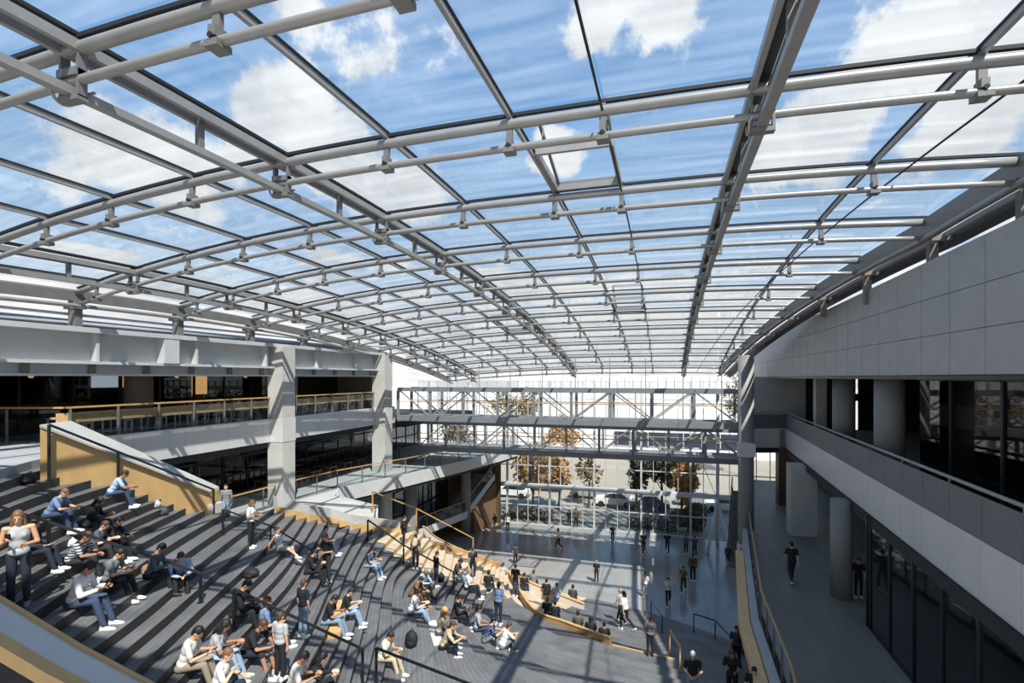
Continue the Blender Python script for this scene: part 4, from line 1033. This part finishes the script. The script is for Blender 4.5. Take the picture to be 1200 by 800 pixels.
def legs_mesh(pose, ln):
    k = ('legs', pose, ln)
    if k in CACHE: return CACHE[k]
    J = skel(pose); m = MB(); R = rotm(V3(1,0,0), J['F'], J['U'])
    m.ell(J['pel']+.01*J['U'], (.158,.118,.115), R, 16, 10)
    for s in (0, 1):
        h = J['hip', s]; kn = J['kn', s]; an = J['an', s]
        if J['sit']: m.ell(h+V3(0,-.03,-.005), (.085,.10,.085)); m.caps(h+V3(0,.0,.0), kn, .086, .066)
        else: m.caps(h, kn, .088, .064)
        if ln == 'long': m.caps(kn, an.lerp(kn, .06), .064, .052)
        else: m.caps(kn, kn.lerp(an, .08), .070, .068)
    CACHE[k] = blend(m, 'trousers' if ln == 'long' else 'shorts', .012, 3, .45); return CACHE[k]
def hair_mesh(st_):
    k = ('hair', st_)
    if k in CACHE: return CACHE[k]
    m = MB(); m.ell((0,-.014,.026), (.083,.101,.106), None, 16, 12); m.ell((0,-.052,-.035), (.066,.052,.07))
    if st_ == 'long':
        for s in (-1, 1): m.caps((s*.066,-.02,.02), (s*.085,.0,-.16), .03, .035); m.caps((s*.085,.0,-.16), (s*.08,.01,-.26), .035, .02)
        m.ell((0,-.075,-.11), (.088,.045,.17))
    if st_ == 'pony': m.ell((0,-.105,.03), (.03,.03,.03)); m.caps((0,-.115,.02), (0,-.13,-.17), .03, .014)
    if st_ == 'bun': m.ell((0,-.075,.095), (.042,.042,.04))
    if st_ == 'bob':
        for s in (-1, 1): m.caps((s*.068,-.02,.02), (s*.078,-.005,-.09), .028, .026)
        m.ell((0,-.07,-.07), (.08,.045,.09))
    if st_ == 'curly':
        rnd = random.Random(3)
        for i in range(26):
            d = V3(rnd.gauss(0,1), rnd.gauss(-.5,.8), rnd.gauss(.2,1)).normalized(); m.ell(V3(0,-.03,.0)+V3(d.x*.09, d.y*.09, d.z*.12), (.035,.035,.035), None, 8, 6)
        m.ell((0,-.08,-.1), (.09,.05,.13))
    CACHE[k] = blend(m, 'hair', .009, 2, .5); return CACHE[k]
def shoe_mesh():
    if 'shoe' in CACHE: return CACHE['shoe']
    m = MB(); m.caps((0,-.035,.045), (0,.08,.040), .047, .044); m.caps((0,.08,.036), (0,.165,.028), .046, .034); m.caps((0,-.03,.05), (0,-.02,.10), .043, .046)
    m.box(-.040,.040,-.075,.10,0,.028); m.ell((0,.11,.014), (.047,.09,.016))
    CACHE['shoe'] = blend(m, 'shoe', .010, 2, .6, flat=0.0); return CACHE['shoe']
EYE_M = None
RGB = dict(black=(30,31,34), navy=(34,48,78), dnavy=(26,32,48), white=(226,226,224), offwhite=(212,210,204), grey=(122,124,126), lgrey=(172,174,176), dgrey=(64,66,70), blue=(110,134,166), lblue=(164,186,212), denim=(58,72,98), ldenim=(130,150,176), pdenim=(150,172,200), ddenim=(36,43,56), beige=(196,178,150), khaki=(142,130,112), brown=(92,70,50), tan=(160,128,92), olive=(84,84,66), charcoal=(44,46,50), slate=(84,96,112), cream=(222,216,200), rust=(140,92,56))
HAIRC = dict(black=(22,20,20), dbrown=(40,30,24), brown=(78,54,38), lbrown=(120,86,58), blond=(178,138,88), grey=(140,138,134), white=(200,198,194))
SKINS = [mat('skin_warm', (206,158,124), .5, 0, .04, 20), mat('skin_tan', (176,128,96), .5, 0, .04, 20), mat('skin_pale', (222,178,148), .5, 0, .04, 20)]
def stripe_mat():
    m = mat('striped_cloth', (200,202,206), .8, 0, .02, 2); nt = m.node_tree; b = nt.nodes['Principled BSDF']
    tc = nt.nodes.new('ShaderNodeTexCoord'); wv = nt.nodes.new('ShaderNodeTexWave'); wv.bands_direction = 'Z'; wv.inputs['Scale'].default_value = 5; wv.inputs['Distortion'].default_value = .6
    nt.links.new(tc.outputs['Object'], wv.inputs['Vector']); cr = nt.nodes.new('ShaderNodeValToRGB'); cr.color_ramp.interpolation = 'CONSTANT'
    cr.color_ramp.elements[0].color = (.04,.05,.07,1); cr.color_ramp.elements[1].position = .5; cr.color_ramp.elements[1].color = (.6,.62,.65,1)
    nt.links.new(wv.outputs['Fac'], cr.inputs['Fac']); nt.links.new(cr.outputs['Color'], b.inputs['Base Color']); return m
def dot_mat(name, base, dot, sc=28, th=.32):
    m = mat(name, base, .8, 0, .02, 2); nt = m.node_tree; b = nt.nodes['Principled BSDF']
    tc = nt.nodes.new('ShaderNodeTexCoord'); vo = nt.nodes.new('ShaderNodeTexVoronoi'); vo.inputs['Scale'].default_value = sc; vo.inputs['Randomness'].default_value = .5
    nt.links.new(tc.outputs['Object'], vo.inputs['Vector']); cr = nt.nodes.new('ShaderNodeValToRGB'); cr.color_ramp.interpolation = 'CONSTANT'
    cr.color_ramp.elements[0].color = (*srgb(dot),1); cr.color_ramp.elements[1].position = th; cr.color_ramp.elements[1].color = (*srgb(base),1)
    nt.links.new(vo.outputs['Distance'], cr.inputs['Fac']); nt.links.new(cr.outputs['Color'], b.inputs['Base Color']); return m
CLOTH = {}
def cloth(c):
    if c == 'stripe': return CLOTH.setdefault(c, stripe_mat() if c not in CLOTH else CLOTH[c])
    if c == 'navydot': return CLOTH.setdefault(c, dot_mat('dotted_navy_cloth', (28,48,84), (190,198,212)) if c not in CLOTH else CLOTH[c])
    if c == 'leopard': return CLOTH.setdefault(c, dot_mat('spotted_brown_cloth', (130,104,74), (48,38,30), 20, .38) if c not in CLOTH else CLOTH[c])
    return mat('cloth_'+c, RGB[c], .85, 0, .10, 9, .15, 60)
NP = [0]
LIFT = V3(0,0,EYE)
PEOPLE = {}
PH = MB().box(-.036,.036,-.004,.004,-.072,.072).mesh('phone', mat('phone_black', (20,20,24), .2), 0)
def child(nm, me, par, m, loc=None, R=None):
    o = bpy.data.objects.new(nm, me); COL.objects.link(o); o.parent = par
    if not len(me.materials): me.materials.append(m)
    o.material_slots[0].link = 'OBJECT'; o.material_slots[0].material = m
    if R is not None: o.matrix_local = Matrix.Translation(loc or V3(0,0,0)) @ R.to_4x4()
    elif loc is not None: o.location = loc
    return o
def person(label, px, py, pose, face, shirt, pants, hair=('short','dbrown'), sl='short', ln='long', h=None, shoes='white', wom=False, skin=None, at=None, group=None, phone=False, k=None):
    global EYE_M
    p = V3(*at) if at else hit(px, py)
    sit = POSES[pose].get('sit'); J = skel(pose)
    if sit and at is None and p.z > -13.8 and p.x < 4:
        kk = max(1, min(52, round((-2.2-p.z)/RH))) if k is None else k
        q, nn = nosing_near(p, kk)
        pos = V3(q.x-nn.x*.10, q.y-nn.y*.10, zk(kk)); ang = math.degrees(math.atan2(-nn.x, nn.y))+(face or 0)
    else:
        pos = p.copy(); ang = face or 0
        if sit and at is None: pos.z += .44
    if pos.z < -9.3 and pos.x > 1.5 and pos.y < 30:
        wx = interp([w_[1] for w_ in wedge], [w_[0] for w_ in wedge], pos.y)-.15; pos.x = min(pos.x, wx-.5)
    sc_ = 1.0
    if h:
        sc_ = max(.88, min(1.10, h*depth(pos)/FP/(1.72 if not sit else 1.24)))
    body = body_mesh(pose); o = bpy.data.objects.new('person', body); COL.objects.link(o)
    sk = SKINS[skin if skin is not None else NP[0] % 3]; NP[0] += 1
    if not len(body.materials): body.materials.append(sk)
    o.material_slots[0].link = 'OBJECT'; o.material_slots[0].material = sk
    o.location = pos+LIFT; o.rotation_euler = (0, 0, math.radians(ang)); o.scale = (sc_,)*3
    tag(o, label, 'person', group)
    child('shirt', shirt_mesh(pose, sl, wom), o, cloth(shirt)); child('trousers' if ln == 'long' else 'shorts', legs_mesh(pose, ln), o, cloth(pants))
    HR = rotm(V3(1,0,0), J['HF'], J['HU'])
    child('hair', hair_mesh(hair[0]), o, mat('hair_'+hair[1], HAIRC[hair[1]], .6, 0, .15, 40), J['head'], HR)
    for s in (0, 1):
        an = J['an', s]; zb = an.z-.09
        R = Matrix.Rotation(0, 3, 'X')
        if not sit and an.z > .12: R = Matrix.Rotation(math.radians(-28 if an.y < 0 else 0), 3, 'X')
        child('shoe', shoe_mesh(), o, mat('shoe_'+shoes, RGB[shoes], .6), V3(an.x, an.y, zb), R)
    if depth(pos) < 26:
        if EYE_M is None: EYE_M = MB().ell((0,0,0), (.012,.006,.008), n=8, m=6).mesh('eye', [mat('eye_dark', (30,24,20), .3)], 0, True)
        for s in (-1, 1):
            e = bpy.data.objects.new('eye', EYE_M); COL.objects.link(e); e.parent = o; e.location = J['head']+HR @ V3(s*.030,.090,.010); e.rotation_euler = HR.to_euler()
    PEOPLE[label] = o
    if phone:
        mid = (J['wr', 0]+J['wr', 1])/2+((J['wr', 0]-J['el', 0]).normalized()+(J['wr', 1]-J['el', 1]).normalized())*.05 if phone == 2 else J['wr', 0]+(J['wr', 0]-J['el', 0]).normalized()*.1
        ph = bpy.data.objects.new('phone', PH); COL.objects.link(ph)
        M = Matrix.Translation(o.location) @ Matrix.Rotation(math.radians(ang), 4, 'Z') @ Matrix.Scale(sc_, 4)
        ph.matrix_world = M @ Matrix.Translation(mid+V3(0,.02,.05)) @ Matrix.Rotation(math.radians(-35), 4, 'X')
        tag(ph, 'black phone held by the '+label.split(' sitting')[0].split(' standing')[0].split(' looking')[0].split(' leaning')[0].split(' next to')[0].split(' and white trainers')[0], 'phone')
    return o
B, S, C_ = 'black', 'short', 'long'
dk, db, br, bl = ('short','black'), ('short','dbrown'), ('short','brown'), ('short','blond')
# ---- near steps
person('woman in a grey strappy vest and dark jeans standing by the corner parapet', 22, 711, 'stand_phone', 232, 'lgrey', 'ddenim', ('long','lbrown'), 'none', h=114, shoes='grey', wom=True, phone=True)
person('person in a pale blue shirt sitting against the plywood side wall', 124, 581, 'sit_knees', 25, 'lblue', 'denim', db, S, h=44)
person('person in light blue shirt and jeans leaning forward near the top steps', 52, 607, 'sit_knees', 0, 'blue', 'denim', ('short','lbrown'), S, h=50)
person('person in dark clothes sitting behind the woman in the grey vest', 42, 652, 'sit_up', 0, 'charcoal', 'ddenim', ('bob','dbrown'), C_, h=56)
person('man in a black and white striped T-shirt sitting with folded arms', 82, 662, 'sit_knees', -6, 'stripe', 'charcoal', br, S, h=62)
person('person in a slate shirt looking at a phone behind the striped T-shirt', 104, 646, 'sit_phone', 0, 'slate', 'charcoal', br, S, h=50)
person('person in black clothes sitting near the dark handrail in front of the plywood', 127, 640, 'sit_knees', 0, B, B, dk, C_, h=55)
person('person in black with curly hair beside the other in black by the handrail', 110, 618, 'sit_phone', 8, B, 'charcoal', ('curly','dbrown'), C_, h=46)
person('man in a grey T-shirt and white trainers looking down at a phone', 128, 684, 'sit_phone', -4, 'grey', B, db, S, h=62, phone=2)
person('person in a dark blue jacket and black trousers next to the grey T-shirt', 156, 676, 'sit_phone', -2, 'slate', B, dk, C_, h=60, shoes=B, phone=2)
person('man in a white long-sleeved shirt and blue jeans sitting with white trainers', 88, 711, 'sit_phone', -2, 'white', 'denim', dk, C_, h=84, phone=2)
person('man in a light blue shirt and black trousers at the lower handrail post', 214, 678, 'sit_knees', -62, 'lblue', B, br, C_, h=58, shoes=B)
person('man in a white T-shirt and khaki trousers leaning towards a phone', 207, 782, 'sit_phone', 4, 'offwhite', 'khaki', dk, S, h=76, phone=2)
person('woman with long dark hair and pale top beside the khaki trousers', 240, 776, 'sit_phone', 12, 'lgrey', 'pdenim', ('long','black'), S, h=74, wom=True)
person('person in a white shirt raising both hands at the bottom edge', 258, 812, 'sit_eat', 0, 'white', 'ddenim', ('short','lbrown'), S, h=76)
person('man all in black sitting under the long crossing handrail', 272, 722, 'sit_phone', 0, B, B, dk, C_, h=64, shoes=B)
person('man in a black T-shirt and shorts sitting beside the standing pale T-shirt', 288, 768, 'sit_knees', -12, B, 'ddenim', br, S, 'shorts', h=74)
person('person in a bright blue shirt seen from behind among the friends', 311, 744, 'sit_up', 30, 'blue', 'denim', br, S, h=62)
person('man in a pale grey T-shirt and black trousers standing with his back turned', 328, 796, 'stand', -8, 'lgrey', B, br, S, h=78)
person('man in a pale T-shirt cut by the bottom edge beside black hair', 336, 812, 'sit_phone', 0, 'offwhite', 'grey', db, S, h=72)
person('woman with long black hair in black at the bottom edge', 360, 812, 'sit_phone', 10, B, B, ('long','black'), C_, h=72, wom=True)
person('man in a dark navy shirt and pale jeans standing under the crossing handrail', 355, 747, 'stand', -14, 'dnavy', 'pdenim', br, S, h=62)
person('man in a black shirt and light blue jeans sitting on the timber block', 386, 730, 'sit_phone', -6, B, 'ldenim', db, S, h=50, phone=2)
person('man in a black shirt and pale jeans sitting beside the light blue jeans', 404, 720, 'sit_phone', 0, B, 'pdenim', db, S, h=46)
person('person in black sitting with a patterned bag below the standing man', 358, 672, 'sit_phone', 0, B, B, dk, C_, h=42, shoes=B)
person('man in black with a chest bag standing among the middle steps', 383, 683, 'stand_phone', 170, B, 'charcoal', db, S, h=58)
person('small figure in blue sitting behind the man with the chest bag', 375, 640, 'sit_up', 0, 'blue', 'denim', br, S, h=30)
person('girl in a white top reclining with bare legs on the middle steps', 321, 646, 'sit_recline', -20, 'white', 'beige', ('bun','dbrown'), 'none', 'shorts', h=40, wom=True)
person('woman in a white shirt and black trousers standing by the thin handrail', 294, 642, 'stand_phone', -70, 'white', B, ('bob','lbrown'), S, h=57, wom=True)
person('person in a grey sweater and pale jeans standing behind the stair pier', 265, 612, 'stand', -150, 'grey', 'pdenim', db, C_, h=45, at=tuple(at_z(265,612,LZ)))
# ---- centre of the fan
person('man in a dotted navy shirt and pale jeans sitting alone on the middle steps', 433, 664, 'sit_phone', -20, 'navydot', 'pdenim', db, S, h=36)
person('walker with a beige backpack standing on the sunny aisle', 487, 667, 'stand', 10, 'dgrey', B, db, S, h=38)
person('person in black bending at the top of the aisle by the rails', 473, 642, 'stand_phone', -60, B, B, dk, C_, h=30)
person('man in a black T-shirt and blue jeans standing at the foot of the aisle rail', 511, 687, 'stand_phone', -40, B, 'denim', db, S, h=40)
person('person in pale jeans with a dark round bag sitting at the aisle rail', 527, 676, 'sit_phone', -10, 'dgrey', 'ldenim', dk, S, h=34)
person('person in a white shirt and navy trousers sitting near the curved seat back', 545, 690, 'sit_up', 12, 'white', 'dnavy', ('short','grey'), S, h=34)
person('person in a grey shirt standing at the curved seat back', 554, 678, 'stand', 20, 'dgrey', 'charcoal', br, S, h=36)
person('man in a blue T-shirt and dark jeans standing alone on the open steps', 584, 732, 'stand', -10, 'blue', 'ddenim', db, S, h=50)
person('man in a black T-shirt and jeans standing behind the curved seat back', 604, 699, 'stand', -8, B, 'denim', db, S, h=38)
person('man in a spotted brown jumper and brown trousers sitting mid-stair', 484, 698, 'sit_knees', -14, 'leopard', 'brown', db, C_, h=38, shoes='tan')
person('grey haired person in black trousers behind the spotted jumper', 480, 686, 'sit_knees', -14, 'lblue', B, ('short','grey'), C_, h=36, shoes=B)
person('woman in a white T-shirt and light blue jeans sitting below the spotted jumper', 479, 719, 'sit_phone', -12, 'white', 'ldenim', ('bob','dbrown'), S, h=44, wom=True)
person('man in a black jumper looking at a phone in the centre of the fan', 529, 724, 'sit_phone', -20, B, B, db, C_, h=46, phone=2)
person('woman with curly blond hair in a beige top sitting mid-stair', 517, 743, 'sit_eat', -10, 'beige', 'denim', ('curly','blond'), S, h=48, wom=True)
person('man in a beige T-shirt and navy jeans hugging his knees with white trainers', 516, 760, 'sit_hug', -18, 'beige', 'dnavy', br, S, h=50)
person('man in a cream T-shirt and beige trousers sitting by the bottom handrail', 452, 776, 'sit_phone', -20, 'cream', 'beige', db, S, h=52)
person('woman with a dark ponytail in a grey T-shirt sitting behind the dotted navy shirt', 556, 739, 'sit_up', -16, 'lgrey', 'denim', ('pony','black'), S, h=46, wom=True)
person('man in a dotted navy shirt and grey trousers sitting beside the white T-shirt', 567, 752, 'sit_hug', -24, 'navydot', 'grey', dk, S, h=48)
person('boy in a white T-shirt and grey trousers with his back turned on the steps', 586, 760, 'sit_hug', -6, 'white', 'grey', br, S, h=42)
# ---- seated along the curved seat backs
def bench(label, px, py, shirt, pants, hair, sl=S, face=0, pose='sit_up', z=None):
    p = at_z(px, py, z); q = NOSE
    person(label, 0, 0, pose, face, shirt, pants, hair, sl, at=(p.x, p.y, p.z))
bench('man in a black shirt sitting low behind the start of the long seat back', 572, 690, B, 'denim', db, z=-10.2)
bench('person in a grey and white shirt sitting beyond the pale seat back', 589, 678, 'lgrey', B, br, z=-11.2)
bench('person in a black shirt sitting next to the standing black T-shirt and jeans', 614, 690, B, 'denim', db, z=-11.8)
bench('person in a grey T-shirt sitting high over the far seat back', 625, 686, 'grey', 'denim', br, z=-11.9)
bench('man in black sitting over the far seat back, third from its low end', 640, 697, B, B, dk, z=-12.2)
bench('person in a light blue shirt over the far seat back, second from its low end', 652, 702, 'lblue', 'denim', br, z=-12.4)
bench('person in a dark grey shirt at the low end of the far seat back', 671, 704, 'dgrey', 'dgrey', dk, z=-12.5)
bench('person in black with light hair at the long curved seat back', 641, 722, B, B, ('short','lbrown'), z=-11.35)
bench('man in black sitting at the long seat back beside the light haired person', 650, 726, B, B, dk, z=-11.35)
bench('person in an olive shirt at the long seat back, third from its low end', 677, 739, 'olive', 'khaki', db, z=-11.4)
bench('woman in black at the long seat back, second from its low end', 692, 746, B, B, ('bob','black'), z=-11.4)
bench('man in black with a cream bag at the low end of the long seat back', 708, 753, B, 'denim', dk, z=-11.4)
# ---- plaza
PL = lambda *a, **k: person(*a, **k)
PL('dark figure walking at the far corner of the plaza by the brown wall', 580, 622, 'walk', 60, 'charcoal', 'khaki', db, S, h=20)
PL('person in a white top and black trousers at the far corner of the plaza', 595, 624, 'stand', 170, 'offwhite', B, dk, S, h=23)
PL('person in grey standing on the plaza behind the curved seat back', 604, 661, 'stand', 10, 'dgrey', 'charcoal', dk, S, h=24)
PL('man in a white shirt and black trousers striding across the middle of the plaza', 655, 643, 'walk', 100, 'white', B, dk, S, h=24)
PL('dark figure at the doorway in the glass, shorter of the pair', 667, 617, 'stand', 0, B, B, dk, C_, h=20)
PL('brown dressed figure at the doorway in the glass, taller of the pair', 675, 619, 'stand', 0, 'brown', B, db, C_, h=24)
PL('person in black walking near the middle of the glass wall', 718, 637, 'walk', 12, B, B, dk, S, h=23)
PL('person in dark grey walking on the plaza between two in black', 754, 648, 'walk', 190, 'dgrey', B, db, S, h=25)
PL('person in black with legs apart walking in front of the bronze bush', 782, 649, 'walk_wide', 180, B, B, dk, S, h=26)
PL('person in a dark blue shirt standing beside the pair near the round column', 804, 649, 'stand', 0, 'slate', B, dk, S, h=22)
PL('person in dark grey with a pale bag standing near the steel braces', 814, 652, 'stand', 0, 'dgrey', B, dk, S, h=24)
PL('large figure in a brown jacket walking away near the steel braces', 812, 681, 'stand', 5, 'brown', B, db, C_, h=33)
PL('man in a patterned brown shirt walking near the brown jacket', 801, 693, 'walk', 170, 'leopard', B, dk, S, h=30)
PL('man in a white T-shirt and black trousers walking towards the steps', 783, 709, 'walk', 185, 'white', B, dk, S, h=33)
PL('person in a white T-shirt and blue shorts on the sunny plaza', 756, 700, 'stand', 160, 'white', 'ldenim', db, S, 'shorts', h=30)
PL('person in a black cardigan over white in the sunlit middle of the plaza', 699, 683, 'stand', 175, B, 'charcoal', bl, S, h=27)
PL('woman in a white top and black trousers striding down the lowest steps', 733, 738, 'walk_wide', 60, 'white', B, ('bob','dbrown'), S, h=45, wom=True)
PL('fair haired person hidden behind the striding woman', 728, 730, 'walk', 60, 'lgrey', B, bl, S, h=40)
PL('man in a grey shirt and black trousers standing on the landing edge', 762, 768, 'stand', 0, 'grey', B, ('short','lbrown'), S, h=46, shoes=B)
PL('figure in black at the foot of the escalator', 853, 662, 'stand', 0, B, B, dk, C_, h=21)
PL('grey haired man in a black T-shirt with clasped hands coming up the steps', 812, 828, 'stand_clasp', 178, B, 'ldenim', ('short','white'), S, h=66)
PL('person in a black top and sunglasses climbing beside the walkway wall', 858, 826, 'stand_phone', 172, B, B, ('bob','brown'), S, h=66, wom=True)
PL('black haired person in black at the bottom edge below the plywood strip', 884, 846, 'stand_phone', 168, B, B, dk, S, h=66)
PL('person in a grey T-shirt climbing the steps beside one in black', 863, 783, 'stand', 175, 'dgrey', B, dk, S, h=50)
PL('person in black climbing the steps closest to the walkway wall', 878, 785, 'stand', 182, B, B, dk, S, h=50)
# ---- walkway and behind its glass
PL('man in a black T-shirt and dark jeans walking along the lower walkway', 928, 683, 'walk', 5, B, 'ddenim', db, S, h=48, at=tuple(at_z(928,683,WZ)))
PL('person in black standing beside the round column of the lower walkway', 1006, 700, 'stand', 180, B, B, db, S, h=47, shoes='offwhite', at=tuple(at_z(1006,700,WZ)))
PL('person in a pale top behind the corner of the walkway glass', 0, 0, 'stand', 90, 'lgrey', 'lgrey', ('long','black'), S, at=(8.6, 26.0, WZ), wom=True)
PL('brown haired person inside the walkway glass at the stair', 0, 0, 'stand', 30, 'charcoal', B, br, S, at=(8.7, 12.0, -7.25))
PL('dark haired person in grey inside the walkway glass near the frame edge', 0, 0, 'stand', 30, 'dgrey', B, dk, S, at=(8.6, 10.6, -7.6))

# ---- bags and things lying about
def bag(label, loc, r, col, name='backpack', strap=True):
    t = thing(name, loc, label, 'bag')
    m = MB(); m.ell((0,0,r[2]*.95), r, None, 14, 10); me = blend(m, 'shell', .03, 2, 1)
    mm = mat('bag_'+col, RGB[col], .7, 0, .1, 12); me.materials.append(mm); o = bpy.data.objects.new('shell', me); COL.objects.link(o); o.parent = t
    p = MB().ell((0, -r[1]*.75, r[2]*.6), (r[0]*.6, r[1]*.35, r[2]*.42), None, 12, 8).mesh('pocket', mm, 0, True); q = bpy.data.objects.new('pocket', p); COL.objects.link(q); q.parent = t
    s = MB().tube([(r[0]*.3*math.cos(a), r[1]*.2, r[2]*1.85+r[2]*.22*math.sin(a)) for a in [math.pi*i/8 for i in range(9)]], .012, 6).mesh('strap', mm, 0); q = bpy.data.objects.new('strap', s); COL.objects.link(q); q.parent = t
    return t
def on_step(px, py):
    p = hit(px, py); k = max(1, min(53, round((-2.2-p.z)/RH))); q, nn = nosing_near(p, k); b = q-nn*.22
    return V3(b.x, b.y, zk(k))
bag('round black backpack standing alone on the steps beside the cream T-shirt', on_step(482, 758), (.22,.17,.27), B)
bag('dark round bag on the lap-high step by the aisle rail', on_step(522, 681), (.17,.14,.18), B)
bag('black bag lying open near the top steps by the handrail', on_step(44, 566), (.24,.16,.14), B)
bag('pale bag by the plywood side wall, upper of two', on_step(184, 591), (.16,.12,.12), 'lgrey')
bag('dark bag by the plywood side wall, lower of two', on_step(200, 604), (.18,.12,.14), 'dgrey')
bag('tan bag beside the man in the light blue shirt at the handrail post', on_step(178, 672), (.24,.16,.13), 'tan')
bag('black bag on the step behind the crossing handrail', on_step(292, 676), (.26,.18,.14), B)
bag('pale patterned bag at the end of a step in the middle of the stair', on_step(92, 640), (.15,.12,.1), 'offwhite')
pk = PEOPLE.get('walker with a beige backpack standing on the sunny aisle')
if pk:
    a = pk.rotation_euler.z; f = V3(-math.sin(a), math.cos(a), 0)
    b = bag('beige backpack worn by the walker on the sunny aisle', tuple(pk.location-LIFT-f*.17+V3(0,0,1.02)), (.15,.10,.22), 'beige')
    b.rotation_euler.z = a
p = on_step(505, 742); q_, nn = nosing_near(p, round((-2.2-p.z)/RH))
m = MB(); tg = V3(-nn.y, nn.x, 0); n3 = V3(nn.x, nn.y, 0)
c0 = p+V3(0,0,.006); m.add([c0-tg*.9-n3*.16, c0+tg*.9-n3*.16, c0+tg*.9+n3*.16, c0-tg*.9+n3*.16, c0-tg*.9-n3*.16+V3(0,0,.02), c0+tg*.9-n3*.16+V3(0,0,.02), c0+tg*.9+n3*.16+V3(0,0,.02), c0-tg*.9+n3*.16+V3(0,0,.02)], [(3,2,1,0),(4,5,6,7),(0,1,5,4),(1,2,6,5),(2,3,7,6),(3,0,4,7)])
tag(m.build('seat_mat', mat('pale_cushion', (206,202,192), .8)), 'long pale seat mat lying on a step in the middle of the fan', 'mat')
for k, (px, py) in enumerate(((394, 727),)):
    p = on_step(px, py); q_, nn = nosing_near(p, max(1, round((-2.2-p.z)/RH))); tg = V3(-nn.y, nn.x, 0); n3 = V3(nn.x, nn.y, 0); m = MB()
    m.bar(p+tg*1.1+n3*.05+V3(0,0,.08), p-tg*1.1+n3*.05+V3(0,0,.08), .34, .16); tag(m.build('timber_block', WOOD), 'pale timber seat block under the two men in black shirts', 'seat')
